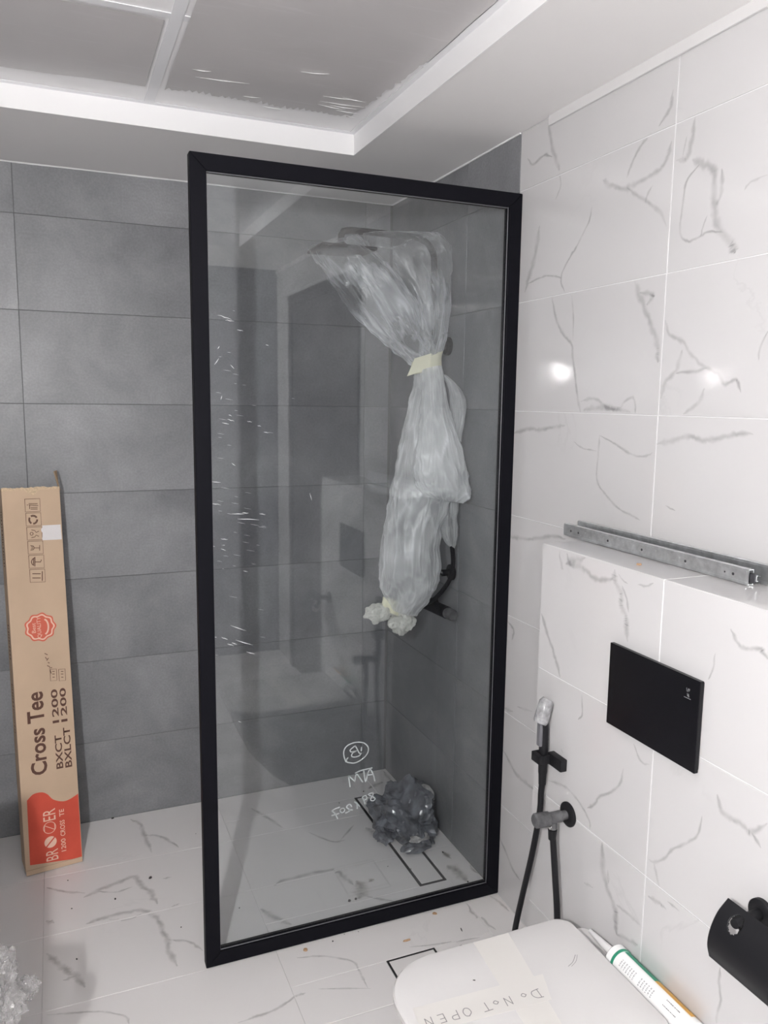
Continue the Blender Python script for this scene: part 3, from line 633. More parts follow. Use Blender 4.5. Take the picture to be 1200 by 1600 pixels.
# glints on film wrinkles, put in as white streaks on the left of the pane
o = MB(); r3 = random.Random(8)
STREAK = [(340,492,362,499),(352,500,366,502),(370,515,380,517),(330,752,345,754),(328,786,345,789),(362,803,382,803),(371,811,405,812),(378,801,388,802),(405,803,415,804),(345,842,356,843),(345,858,353,860),(330,852,336,854),(380,892,387,893),(360,977,385,986),(332,994,339,996),(346,996,356,999),(368,1000,395,1008),(362,1004,370,1007),(385,1018,398,1022),(355,1006,365,1009),(347,660,358,663),(355,655,366,658),(386,658,394,660),(402,665,408,666),(412,675,420,676),(335,570,342,560),(360,570,366,576),(340,545,343,541),(415,538,420,540),(345,625,347,618),(357,648,362,650),(372,1127,377,1129),(484,770,487,782),(362,724,368,728)]
for (a_, b_2, c_, d_) in STREAK:
    A_, B_ = px(a_, b_2, 'y', YG-.0046), px(c_, d_, 'y', YG-.0046); n_ = 5; P = []
    for i in range(n_): P.append(A_.lerp(B_, i/(n_-1))+Vector((0, 0, r3.uniform(-.0008, .0008))))
    o.tube(P, [.0002, .0006, .0009, .0006, .0002], 5)
for k in range(48):
    u = 335+abs(r3.gauss(0, 38)); v = r3.choice([520, 580, 660, 730, 800, 850, 900, 990])+r3.gauss(0, 28); l = r3.uniform(3, 13)
    A_, B_ = px(u, v, 'y', YG-.0045), px(u+l, v+l*.16, 'y', YG-.0045); o.tube([A_, (A_+B_)/2, B_], [.0001, .0003, .0001], 4)
ob = o.build('film_glint', M['glint'], scr); ob.parent = pane; ob.matrix_parent_inverse = Matrix(); ob['kind'] = 'stuff'

# ------------------------------------------------------------------ shower set on the grey side wall
sh = thing('shower_column', 'black shower column with square overhead and mixer on the grey wall', 'shower', (0, -0.47, 0.82))
o = MB(); P = [(-.05, -.47, .84), (-.05, -.47, 1.4), (-.05, -.47, 1.96)] + [(-.05-.07*(1-math.cos(a)), -.47, 1.975+.07*math.sin(a)) for a in [i*math.pi/16 for i in range(1, 9)]] + [(-.22, -.47, 2.047), (-.345, -.47, 2.047)] + [(-.365, -.47, 2.042), (-.372, -.47, 2.03), (-.372, -.47, 1.995)]
o.tube(P, .0105, 14); autosmooth(o.build('riser_pipe', M['black'], sh))
o = MB(); o.rbox((-.458, -.545, 1.980), (-.280, -.39, 1.990), .003); o.tube([(-.372, -.47, 1.989), (-.372, -.47, 2.006)], .02, 16); autosmooth(o.build('overhead_plate', M['black'], sh))
v_, f_ = lathe_pts([(.030, 0), (.030, .010), (.027, .013), (.012, .013), (.012, .052)], (-.0005, -.49, 1.705), (-1, 0, 0), 24); child(autosmooth(mesh_obj('wall_bracket', v_, f_, M['black'])), sh)
v_, f_ = lathe_pts([(.027, 0), (.027, .010), (.024, .012), (.011, .012), (.011, .040)], (-.0005, -.556, .955), (-1, 0, 0), 24); child(autosmooth(mesh_obj('hose_outlet', v_, f_, M['black'])), sh)
o = MB(); o.tube([(-.04, -.42, .822), (-.04, -.60, .830)], .021, 20); o.tube([(-.04, -.44, .822), (-.0005, -.44, .822)], .018, 16); autosmooth(o.build('mixer_body', M['black'], sh))
o = MB(); o.tube([(-.04, -.60, .830), (-.04, -.605, .830), (-.04, -.64, .831), (-.04, -.645, .831)], [.016, .019, .019, .016], 16); autosmooth(o.build('mixer_knob', M['dusty'], sh))
o = MB(); o.tube(spline([px(u_, v_2, 'x', x_2) for u_, v_2, x_2 in [(703,800,-.05),(706,850,-.045),(708,876,-.042),(704,902,-.045),(692,922,-.06),(676,938,-.08),(655,946,-.10)]], 8), .0075, 10); autosmooth(o.build('shower_hose', M['black'], sh))
o = MB(); o.tube([(-.04, -.556, .955), (-.12, -.54, .965)], .008, 10); o.build('outlet_stem', M['chrome'], sh)

# polythene wrapped round it, tied with masking tape
wp = thing('plastic_wrapping', 'clear polythene sheet tied with tape around the shower column', 'plastic sheet', (-0.15, -0.58, 0.72))
def loft(rings, seg=72, folds=11, amp=.16, sub=7, seed=0.0, crease=1.0, close=True):
    """rings: (L px, yL, R px, yR, half depth[, density]). Folds run along the length; returns a fold value per vertex."""
    R = [(px(*q[0], 'y', q[1]), px(*q[2], 'y', q[3]), q[4], q[5] if len(q) > 5 else 1.0) for q in rings]
    A_ = spline([q[0] for q in R], sub); B_ = spline([q[1] for q in R], sub); n = len(A_)
    dd = spline([Vector((q[2], q[3], 0)) for q in R], sub)
    vs = []; fo_ = []; seg *= 2
    for i in range(n):
        c = (A_[i]+B_[i])/2; e1 = (B_[i]-A_[i])/2; ax = (((A_[min(i+1, n-1)]+B_[min(i+1, n-1)])-(A_[max(i-1, 0)]+B_[max(i-1, 0)]))).normalized()
        e2 = e1.cross(ax).normalized()*max(.004, dd[i].x)
        for k in range(seg):
            g = 2*math.pi*k/seg; cg, sg = math.cos(g), math.sin(g)
            tw = i*.012*math.sin(seed)
            n1 = noise.noise(Vector((cg*folds*.45+seed, sg*folds*.45, i*.03+tw)))
            n2 = noise.noise(Vector((cg*folds*1.0+seed+9, sg*folds*1.0, i*.085)))
            n3 = noise.noise(Vector((cg*folds*2.3+seed+4, sg*folds*2.3, i*.06)))
            n4 = noise.noise(Vector((c+e1*cg+e2*sg)*24+Vector((seed, 0, 0))))
            n5 = noise.noise(Vector((c+e1*cg+e2*sg)*9+Vector((seed*2, 3, 0))))
            n6 = noise.noise(Vector((cg*folds*.8+seed+2, sg*folds*.8, i*.16)))
            r2_ = (1-min(1, abs(n2)*2.6))**4; r3_ = (1-min(1, abs(n3)*3.0))**5; r6_ = (1-min(1, abs(n6)*2.8))**4
            rr = 1+amp*1.2*n1+amp*.40*crease*r2_-amp*.12*r3_*crease+.09*n4*crease+amp*.35*r6_*crease
            vs.append(c+(e1*cg+e2*sg)*rr)
            fo_.append(max(0, min(1, (.24+.55*r2_*(.6+n5)+.25*r3_+.40*r6_*(.5-n5)+.45*n5+.2*n4)*dd[i].y)))
    fs = [(i*seg+k, i*seg+(k+1) % seg, (i+1)*seg+(k+1) % seg, (i+1)*seg+k) for i in range(n-1) for k in range(seg)]
    if close: fs += [tuple((n-1)*seg+k for k in range(seg))]
    for v in vs: v.x = min(v.x, -.006); v.y = max(v.y, YG+.03)
    return vs, fs, fo_
def wrap_part(name, mat, *lofts):
    b = MB()
    fv = []
    for vs, fs, fo_ in lofts: b.add(vs, fs); fv += fo_
    ob = b.build(name, mat, wp, smooth=True); at = ob.data.attributes.new('fold', 'FLOAT', 'POINT'); at.data.foreach_set('value', fv); return ob
wrap_part('overhead_bag', M['wrap_clear'],
  loft([((642,572),-.56,(682,552),-.56,.014,1.0), ((612,548),-.55,(668,517),-.55,.032,.95), ((572,508),-.53,(645,468),-.53,.05,.85), ((533,458),-.51,(612,422),-.51,.06,.7), ((502,410),-.49,(582,390),-.49,.055,.5), ((486,388),-.48,(566,372),-.48,.040,.4), ((490,385),-.48,(557,366),-.48,.015,.4)], 84, 3.2, .15, 8, 1.0))
wrap_part('column_bag', M['wrap_clear'],
  loft([((655,566),-.56,(690,552),-.56,.012,1.0), ((655,522),-.56,(699,512),-.58,.026,.75), ((640,470),-.55,(702,458),-.585,.035,.5), ((612,425),-.53,(702,420),-.58,.04,.35), ((580,388),-.51,(699,390),-.57,.038,.3), ((566,368),-.50,(690,374),-.56,.028,.3), ((572,364),-.50,(680,364),-.55,.010,.35)], 84, 3.0, .09, 8, 4.0))
wrap_part('lower_bag', M['wrap_milky'],
  loft([((650,576),-.56,(686,570),-.57,.014), ((645,610),-.57,(689,608),-.60,.03), ((634,660),-.58,(694,658),-.63,.045), ((624,710),-.58,(698,712),-.65,.055), ((615,760),-.59,(700,762),-.66,.06), ((608,795),-.59,(696,796),-.66,.06,.9), ((601,840),-.60,(684,834),-.65,.06,.8), ((597,890),-.60,(683,893),-.65,.058,.8), ((600,925),-.60,(674,926),-.63,.045,.9), ((607,950),-.60,(650,962),-.61,.02)], 96, 3.0, .13, 8, 7.0))
wrap_part('hanging_flap', M['wrap_milky'],
  loft([((660,578),-.60,(690,572),-.60,.010,.9), ((656,640),-.645,(704,640),-.67,.022,.8), ((650,690),-.67,(719,690),-.70,.034,.75), ((645,735),-.68,(733,738),-.72,.040,.8), ((650,760),-.685,(737,772),-.725,.036,.9), ((668,776),-.69,(724,786),-.72,.018,1.0)], 84, 3.2, .16, 8, 17.0),
  loft([((690,585),-.58,(700,588),-.60,.006,.6), ((700,605),-.62,(722,612),-.66,.014,.4), ((704,640),-.64,(727,642),-.675,.016,.4), ((706,680),-.66,(720,690),-.69,.012,.6)], 40, 3, .2, 8, 12.0),
  loft([((684,785),-.62,(714,784),-.66,.012,.6), ((684,812),-.62,(713,815),-.655,.018,.4), ((690,838),-.62,(713,842),-.65,.012,.5), ((699,850),-.62,(710,856),-.64,.006,.8)], 40, 3, .2, 7, 15.0))
def frill(u, v, size, seed):
    """bunched end of the sheet below the tie"""
    c = px(u, v, 'y', -.60); bm = bmesh.new(); bmesh.ops.create_icosphere(bm, subdivisions=5, radius=1.0)
    for v_2 in bm.verts:
        d = v_2.co.normalized(); c_ = noise.voronoi(d*2.6+Vector((seed, seed*.7, 2)))[0]; c2_ = noise.voronoi(d*7+Vector((seed, 3, 2)))[0]
        f = .80+.30*noise.noise(d*2.2+Vector((seed, 0, 0)))+.20*(c_[1]-c_[0])+.10*(c2_[1]-c2_[0])
        v_2.co = c+Vector((d.x*size[0], d.y*size[1], d.z*size[2]))*f
    me = bpy.data.meshes.new('bag_frill'); bm.to_mesh(me); bm.free(); me.materials.append(M['wrap_clump'])
    for p_ in me.polygons: p_.use_smooth = True
    me.set_sharp_from_angle(angle=math.radians(45))
    o = bpy.data.objects.new('bag_frill', me); link(o); child(o, wp)
frill(590, 958, (.048, .034, .034), 3.0); frill(628, 972, (.046, .034, .046), 8.0)
def band(name, quads, mat):
    b = MB()
    for q in quads:
        P = [px(u, v, 'y', y) for u, v, y in q]; nn = (P[1]-P[0]).cross(P[3]-P[0]).normalized(); b.prism(P, nn*.0012)
    return b.build(name, mat, wp)
v_, f_, _ = loft([((643,566),-.575,(692,548),-.575,.020), ((642,575),-.575,(690,560),-.575,.022), ((647,585),-.575,(690,573),-.575,.020)], 48, 4, .06, 6, 3.0, .3, False)
child(mesh_obj('tape_band', v_, f_, M['tape'], None, True), wp)
band('tape_tail', [[(648,560,-.603), (674,552,-.606), (673,576,-.606), (636,588,-.600)]], M['tape'])
v_, f_, _ = loft([((600,933),-.60,(622,940),-.60,.016), ((598,944),-.60,(624,950),-.60,.018), ((602,954),-.60,(622,962),-.60,.016)], 40, 8, .2, 6, 31.0, .6, False)
child(mesh_obj('tape_band', v_, f_, M['tape'], None, True), wp)

# ------------------------------------------------------------------ drains
def drain(name, label, r, wd):
    x0, x1, y0_, y1_ = r; t = thing(name, label, 'drain', ((x0+x1)/2, (y0_+y1_)/2, 0))
    o = MB(); o.box((x0+.001, y0_+.001, -.0016), (x1-.001, y1_-.001, -.0008)); o.build('slot', M['gap'], t)
    o = MB()
    for a, b in (((x0+.001, y0_+.001), (x0+.0022, y1_-.001)), ((x1-.0022, y0_+.001), (x1-.001, y1_-.001)), ((x0+.0022, y0_+.001), (x1-.0022, y0_+.0022)), ((x0+.0022, y1_-.0022), (x1-.0022, y1_-.001))):
        o.box((*a, -.0016), (*b, .0002))
    o.build('rim', M['gap'], t)
    o = MB(); o.rbox((x0+wd, y0_+wd, -.0012), (x1-wd, y1_-wd, .0003), .0004); o.build('tile_insert', M['ftile'], t)
drain('linear_drain', 'long tile-insert shower drain with a black slot beside the grey wall', DR, .0105)
drain('floor_drain', 'square tile-insert floor drain with black slot by the toilet', D2, .007)

# ------------------------------------------------------------------ crumpled dark bag in the shower corner
bg = thing('crumpled_bag', 'crumpled dark polythene bag lying over the shower drain', 'plastic bag', (-0.125, -0.475, 0.0))
bm = bmesh.new(); bmesh.ops.create_icosphere(bm, subdivisions=5, radius=1.0)
for v in bm.verts:
    d = v.co.normalized(); q = d*2.1
    f = 1+.34*noise.noise(q+Vector((3, 1, 7)))
    cell = noise.voronoi(d*2.6+Vector((5, 0, 2)))[0]; f += .30*(cell[1]-cell[0])-.12
    cell = noise.voronoi(d*6+Vector((1, 8, 2)))[0]; f += .13*(cell[1]-cell[0])
    p_ = Vector((d.x*.088*f, d.y*.155*f, d.z*.085*f))
    p_ = Vector((p_.x*1.0+p_.y*-.12, p_.y, p_.z+.055+.075*max(0, d.x*.8+.25)*max(0, d.z+.3)))
    w_ = p_+Vector((-.125, -.475, 0)); w_.x = min(w_.x, -.006+0*w_.y); w_.z = max(w_.z, .0012)
    v.co = w_
me = bpy.data.meshes.new('bag_body'); bm.to_mesh(me); bm.free(); me.materials.append(M['bag'])
o = bpy.data.objects.new('bag_body', me); link(o); child(o, bg)
for p_ in me.polygons: p_.use_smooth = True
me.set_sharp_from_angle(angle=math.radians(28))
def crumple(center, size, seed, mat, name, root, sub=3, zmin=.001):
    bm = bmesh.new(); bmesh.ops.create_icosphere(bm, subdivisions=sub, radius=1.0)
    for v in bm.verts:
        d = v.co.normalized(); c_ = noise.voronoi(d*2.4+Vector((seed, seed*.7, 2)))[0]
        f = .8+.35*noise.noise(d*1.9+Vector((seed, 0, 0)))+.4*(c_[1]-c_[0])
        w_ = Vector(center)+Vector((d.x*size[0]*f, d.y*size[1]*f, d.z*size[2]*f)); w_.z = max(w_.z, zmin); w_.x = min(w_.x, -.004); v.co = w_
    me = bpy.data.meshes.new(name); bm.to_mesh(me); bm.free(); me.materials.append(mat)
    o = bpy.data.objects.new(name, me); link(o); child(o, root); return o
crumple((-.062, -.515, .148), (.030, .050, .034), 3.1, M['bag_pale'], 'pale_film', bg)
crumple((-.130, -.612, .055), (.04, .022, .016), 6.3, M['bag_pale'], 'pale_film', bg)
crumple((-.215, -.50, .02), (.035, .05, .022), 8.3, M['bag'], 'loose_corner', bg)
crumple((-.14, -.605, .02), (.06, .03, .022), 12.3, M['bag'], 'loose_corner', bg)

# ------------------------------------------------------------------ carton leaning on the back wall
q = dict(P=Vector((-1.3627, -.2762, .0139)), yaw=.1496, lean=.1302, roll=-.0042, W=.1726, T=.1017, Lg=1.2296)
ex = Vector((math.cos(q['yaw']), math.sin(q['yaw']), 0)); ey = Vector((-math.sin(q['yaw']), math.cos(q['yaw']), 0)); ez = Vector((0, 0, 1))
ez2 = math.cos(q['lean'])*ez+math.sin(q['lean'])*ey; CY = -math.sin(q['lean'])*ez+math.cos(q['lean'])*ey
CX = math.cos(q['roll'])*ex+math.sin(q['roll'])*ez2; CZ = math.cos(q['roll'])*ez2-math.sin(q['roll'])*ex
CP, CW, CT, CL = q['P'], q['W'], q['T'], q['Lg']
ct = thing('carton', 'tall brown cardboard carton leaning against the grey back wall', 'carton', CP)
ct.matrix_world = Matrix(((CX.x, CY.x, CZ.x, CP.x), (CX.y, CY.y, CZ.y, CP.y), (CX.z, CY.z, CZ.z, CP.z), (0, 0, 0, 1)))
def cpx(u, v):
    """pixel -> (across, up) on the front of the carton"""
    d = Vector(FF + RR*(u-600)/FPX - UU*(v-800)/FPX); c = Vector(CAM); t = (CP-c).dot(CY)/d.dot(CY); p_ = c+d*t-CP
    return p_.dot(CX), p_.dot(CZ)
def cbuild(mb, name, mat, root=None): 
    o = mesh_obj(name, mb.v, mb.f, mat, root or ct, False, mb.m); return o
o = MB(); t = .004
o.rbox((0, 0, 0), (CW, t, CL), .0012); o.box((0, CT-t, 0), (CW, CT, CL)); o.box((0, t, 0), (t, CT-t, CL)); o.box((CW-t, t, 0), (CW, CT-t, CL)); o.box((t, t, 0), (CW-t, CT-t, t))
cbuild(o, 'body', M['cardboard'])
o = MB(); o.prism([(CW-.0005, .003, CL-.012), (CW-.0005, .022, CL-.006), (CW-.004, .03, CL+.055), (CW-.014, .012, CL+.05), (CW-.008, .001, CL+.02)], (.0035, 0, 0)); cbuild(o, 'side_flap', M['cardboard_in'])
o = MB(); o.box((t, t+.002, CL-.03), (CW-t, CT-t-.002, CL-.026)); cbuild(o, 'top_flap', M['cardboard_in'])
# torn top edge
o = MB(); rr_ = random.Random(5); n_ = 26; a = []; b = []
for i in range(n_+1):
    s_ = CW*i/n_; a.append((s_, -.0006, CL-(.006 if not 10 < i < 17 else .02*(1-abs(i-13.5)/3.5)+.006)-rr_.uniform(0, .002))); b.append((s_, -.0006, CL+rr_.uniform(-.001, .003)))
for i in range(n_): o.prism([a[i], a[i+1], b[i+1], b[i]], (0, .0012, 0))
cbuild(o, 'torn_edge', M['cardboard_edge'])
o = MB(); o.rbox((.001, -.0035, -.012), (CW-.001, -.0005, .004), .001); cbuild(o, 'bottom_flap', M['cardboard'])
PL = -.0005
def poly_part(name, pts2, mat, lift=PL, root=None):
    o = MB(); o.add([(s_, lift, t_) for s_, t_ in pts2], [tuple(range(len(pts2)))]); 
    ob = cbuild(o, name, mat, root); bm = bmesh.new(); bm.from_mesh(ob.data); bmesh.ops.triangulate(bm, faces=bm.faces[:]); bm.to_mesh(ob.data); bm.free(); return ob
wave = [cpx(u, v) for u, v in [(42,1251),(52,1241),(65,1238),(74,1241),(83,1249),(97,1252),(108,1249),(122,1240)]]
wv = [(p_.x, p_.y) for p_ in spline([Vector((a_, b__, 0)) for a_, b__ in wave], 5)]
bl, br = cpx(47, 1352), cpx(128, 1340)
poly_part('red_band', [bl, br]+wv[::-1], M['red'])
def text_mesh(txt, spacing=1.0, bold=0.0):
    cu = bpy.data.curves.new('txt', 'FONT'); cu.body = txt; cu.offset = bold; cu.space_character = spacing; cu.resolution_u = 3
    ob = bpy.data.objects.new('txt', cu); COL.objects.link(ob); bpy.context.view_layer.update()
    me = bpy.data.meshes.new_from_object(ob.evaluated_get(bpy.context.evaluated_depsgraph_get()))
    bpy.data.objects.remove(ob); bpy.data.curves.remove(cu); return me
def cprint(txt, p_bl, p_tr, mat, name='lettering', lift=-.0009, bold=0.0, spacing=1.0, root=None, shear=0.0):
    """text reading upwards; bounding box given by two pixels: start/left-hand side of the line ... on the carton front.
    p_bl = (across of cap tops, up of first letter), p_tr = (across of baseline, up of last letter) in carton metres"""
    me = text_mesh(txt, spacing, bold); vs = [v.co.copy() for v in me.vertices]
    x0, x1 = min(v.x for v in vs), max(v.x for v in vs); yy0, yy1 = min(v.y for v in vs), max(v.y for v in vs)
    (s_top, t0), (s_base, t1) = p_bl, p_tr
    for v in me.vertices:
        a_ = (v.co.x-x0)/(x1-x0); b__ = (v.co.y-yy0)/(yy1-yy0)
        v.co = Vector((s_base+(s_top-s_base)*b__, lift, t0+(t1-t0)*a_))
    me.flip_normals() if False else None
    me.materials.append(mat); o = bpy.data.objects.new(name, me); link(o, root or ct); o['label'] = 'printed lettering'; return o
def cp_box(u0, v0, u1, v1): 
    return cpx(u0, v0), cpx(u1, v1)
def word(txt, u_top, u_base, v0, v1, uref, mat, bold):
    cprint(txt, (cpx(u_top, (v0+v1)/2)[0], cpx(uref, v0)[1]), (cpx(u_base, (v0+v1)/2)[0], cpx(uref, v1)[1]), mat, bold=bold)
word('Cross', 46.5, 72.5, 1211, 1138, 60, M['brown'], .022); word('Tee', 41.5, 68.5, 1129, 1081, 58, M['brown'], .022)
word('BXCT', 86.5, 97.5, 1201, 1148, 92, M['brown'], .02); word('1200', 80.5, 91, 1129, 1076, 90, M['brown'], .02)
word('BXLCT', 100, 111, 1199, 1136, 105, M['brown'], .02); word('1200', 94, 104, 1127, 1074, 103, M['brown'], .02)
def strokes(name, polys, mat, wd, lift=-.0009, closed=False, root=None, px_in=True):
    o = MB()
    for P in polys:
        Q = [cpx(*p_) if px_in else p_ for p_ in P]; o.ribbon([(s_, lift, t_) for s_, t_ in Q], (0, -1, 0), wd)
    return cbuild(o, name, mat, root)
# brand line on the red band: thin letters, one solid and one ringed disc
c1 = cpx(79, 1315.5); c2 = cpx(77.5, 1293); rad = .0185
def circ(c, r, n=28): return [(c[0]+r*math.cos(2*math.pi*k/n), c[1]+r*math.sin(2*math.pi*k/n)) for k in range(n)]
word('BR', 72, 91, 1344, 1327, 82, M['pale'], 0.0)
disc = circ(c1, rad); 
o = MB()
up_, dn_ = [], []
for sgn in (1, -1):
    th0 = math.radians(45)
    P = [(c1[0]+rad*math.cos(th), c1[1]+rad*math.sin(th)) for th in [th0+.11+i*(math.pi-.22)/16+(0 if sgn > 0 else math.pi) for i in range(17)]]
    o.add([(s_, -.0009, t_) for s_, t_ in P], [tuple(range(17))])
cbuild(o, 'emblem_disc', M['pale'])
ring = circ(c2, rad); strokes('emblem_ring', [ring+[ring[0]], [(c2[0]+.0155, c2[1]-.010), (c2[0]-.0155, c2[1]+.010)], [(c2[0]-.0155, c2[1]-.010), (c2[0]-.0155, c2[1]+.010)], [(c2[0]+.0155, c2[1]-.010), (c2[0]+.0155, c2[1]+.010)]], M['pale'], .0018, px_in=False)
word('ER', 67, 86.5, 1282, 1264, 78, M['pale'], 0.0)
word('1200', 95.5, 103, 1330, 1310, 99, M['pale'], .01); word('CROSS', 94, 101.5, 1306, 1281, 98, M['pale'], .01); word('TE', 92.5, 100, 1275, 1264, 97, M['pale'], .01)
# seal
sc_ = cpx(63, 980); 
def scal(r0, amp, n=90): return [(sc_[0]+(r0+amp*math.cos(9*2*math.pi*k/n))*math.cos(2*math.pi*k/n), sc_[1]+(r0+amp*math.cos(9*2*math.pi*k/n))*math.sin(2*math.pi*k/n)*.98) for k in range(n)]
seal = poly_part('quality_seal', scal(.0460, .0025), M['salmon'], -.0006)
poly_part('seal_ring', scal(.0415, .0022), M['pale'], -.0009, seal); poly_part('seal_field', scal(.0365, .002), M['salmon'], -.0012, seal)
cprint('QUALITY', (sc_[0]-.010, sc_[1]-.034), (sc_[0]+.004, sc_[1]+.034), M['pale'], 'seal_lettering', -.0015, root=seal)
cprint('Best', (sc_[0]-.026, sc_[1]-.016), (sc_[0]-.014, sc_[1]+.016), M['pale'], 'seal_lettering', -.0015, root=seal)
strokes('seal_ribbon', [[(sc_[0]+.012+.012*math.cos(a_), sc_[1]+.024*math.sin(a_)) for a_ in [-1.3+i*.2 for i in range(14)]]], M['pale'], .005, -.0015, root=seal, px_in=False)
# pen scribble and small print boxes
strokes('pen_scribble', [[(70,1021),(74,1023)], [(71,1027),(73,1030),(76,1028),(73,1032)], [(75,1035),(77,1036)], [(74,1040),(78,1042),(77,1044),(81,1043)], [(78,1046),(80,1052)]], M['brown'], .0022)
def frame_px(u0, v0, u1, v1):
    a_, b__, c__, d_ = cpx(u0, v0), cpx(u1, v0-1), cpx(u1+1, v1-1), cpx(u0+1, v1); return [a_, b__, c__, d_, a_]
for (u0, u1) in ((78, 88), (91.5, 101.5)):
    fr = frame_px(u0, 1046, u1, 1064); strokes('size_box', [fr], M['brown'], .0015, px_in=False)
    strokes('size_mark', [[(u0+4, 1049), (u0+7, 1049)], [(u0+4, 1053), (u0+7, 1053)], [(u0+4.5, 1058), (u0+7, 1058)]], M['brown'], .0022)
# six handling symbols in a column
for k in range(6):
    v0 = 780+k*22.0; u0 = 38.5+k*1.55; W_ = 23.5; Hh = 20
    fr = frame_px(u0, v0, u0+W_, v0+Hh); ob = strokes('handling_symbol', [fr], M['brown'], .0016, px_in=False)
    cx_, cy_ = u0+W_/2, v0+Hh/2; S = []
    if k == 0: S = [[(cx_-8, cy_-1), (cx_-7, cy_-1)], [(cx_-5, cy_-3), (cx_+8, cy_-3)], [(cx_-5, cy_-1), (cx_+9, cy_)], [(cx_-2, cy_+3), (cx_+8, cy_+3)], [(cx_-2, cy_+5.5), (cx_+8, cy_+5.5)], [(cx_-4, cy_), (cx_-4, cy_+5)]]
    if k == 1:
        for j in range(3):
            th = j*2.094; S.append([(cx_+7*math.cos(th+x), cy_+7*math.sin(th+x)) for x in (0, .4, .8, 1.2, 1.5)])
            S.append([(cx_+5.5*math.cos(th+x), cy_+5.5*math.sin(th+x)) for x in (0, .4, .8, 1.2, 1.5)])
    if k == 2: S = [[(cx_-4+2.5*math.cos(x), cy_+2.5*math.sin(x)) for x in (0, 1.05, 2.1, 3.14, 4.19, 5.24, 6.28)], [(cx_-4, cy_-6), (cx_+1, cy_-5), (cx_+3, cy_-2), (cx_+7, cy_-4)], [(cx_-4, cy_+6), (cx_+1, cy_+5), (cx_+3, cy_+2), (cx_+7, cy_+4)]]
    if k == 3: S = [[(cx_-7, cy_-3.5), (cx_-3, cy_-3), (cx_-1, cy_), (cx_-3, cy_+3), (cx_-7, cy_+3.5)], [(cx_-6, cy_-1.5), (cx_-3, cy_-1)], [(cx_-6, cy_+1.5), (cx_-3, cy_+1)], [(cx_-1, cy_), (cx_+7, cy_)], [(cx_+7, cy_-4), (cx_+7, cy_+4)]]
    if k == 4: S = [[(cx_-2, cy_-7), (cx_-6, cy_-4), (cx_-7.5, cy_), (cx_-6, cy_+4), (cx_-2, cy_+7), (cx_-2, cy_-7)], [(cx_-4, cy_-5), (cx_-4, cy_+5)], [(cx_-2, cy_), (cx_+7, cy_), (cx_+8, cy_-3)]]
    if k == 5: S = [[(cx_-7, cy_-3.5), (cx_+5, cy_-3.5)], [(cx_-7, cy_+3), (cx_+5, cy_+3)], [(cx_+8, cy_-7), (cx_+8, cy_+7)]]
    strokes('symbol_mark', S, M['brown'], .0026 if k in (4, 5, 1) else .0020, root=ob)
# shiny strip of tape at the edge
o = MB(); rr_ = random.Random(2); a = []; b = []
for i in range(9):
    v = 821+i*2.9; a.append(cpx(65+i*.2+rr_.uniform(-1.5, 1), v)); b.append(cpx(94.5+i*.25, v-1.5))
for i in range(8): o.add([(a[i][0], -.0012, a[i][1]), (b[i][0], -.0012, b[i][1]), (b[i+1][0], -.0012, b[i+1][1]), (a[i+1][0], -.0012, a[i+1][1])], [(0, 1, 2, 3)])
cbuild(o, 'shiny_tape', M['clear_tape'])
# print down the narrow left side
for (t0, t1) in ((.44, .60), (.68, .80), (.98, 1.16)):
    o = MB(); rr_ = random.Random(int(t0*100))
    tt = t0
    while tt < t1:
        l_ = rr_.uniform(.006, .014); o.add([(-.0006, .035, tt), (-.0006, .062, tt), (-.0006, .062, tt+l_*.35), (-.0006, .035, tt+l_*.35)], [(0, 1, 2, 3)]); tt += l_
    cbuild(o, 'side_print', M['brown'])

# ------------------------------------------------------------------ wall-hung toilet
YC = -1.737
tl = thing('toilet', 'white wall-hung toilet with closed taped lid', 'toilet', (-0.42, YC, 0.08))
def dshape(xb, xf, hw, rb, rf, n=10):
    """plan outline: square-ish D, back at xb (towards the wall), front at xf (< xb)"""
    pts = []
    for (cx_, cy_, r, a0) in ((xb-rb, hw-rb, rb, 0), (xf+rf, hw-rf*.92, rf, math.pi/2), (xf+rf, -hw+rf*.92, rf, math.pi), (xb-rb, -hw+rb, rb, 1.5*math.pi)):
        ry = r if r == rb else r*.92
        for k in range(n+1):
            a_ = a0+math.pi/2*k/n; pts.append((cx_+r*math.cos(a_), YC+cy_+ry*math.sin(a_)))
    return pts
def stack(name, rings, mat, cap_top=True, cap_bot=True, ang=50):
    vs = []; n = len(rings[0][0]); fs = []
    for out, z in rings: vs += [(x, y, z) for x, y in out]
    for i in range(len(rings)-1):
        for k in range(n): k2 = (k+1) % n; fs.append((i*n+k, i*n+k2, (i+1)*n+k2, (i+1)*n+k))
    if cap_bot: fs.append(tuple(range(n))[::-1])
    if cap_top: fs.append(tuple((len(rings)-1)*n+k for k in range(n)))
    return autosmooth(child(mesh_obj(name, vs, fs, mat), tl), ang)
stack('bowl', [(dshape(-.1765, -.46, .12, .02, .09), .075), (dshape(-.1765, -.52, .135, .02, .12), .12), (dshape(-.1765, -.60, .155, .02, .14), .22), (dshape(-.1765, -.645, .166, .02, .145), .32), (dshape(-.1765, -.655, .170, .02, .14), .372), (dshape(-.1785, -.651, .168, .02, .138), .380)], M['ceramic'])
stack('seat', [(dshape(-.242, -.668, .166, .03, .12), .383), (dshape(-.240, -.672, .168, .03, .12), .388), (dshape(-.240, -.672, .168, .03, .12), .398), (dshape(-.243, -.668, .165, .03, .12), .401)], M['lid'])
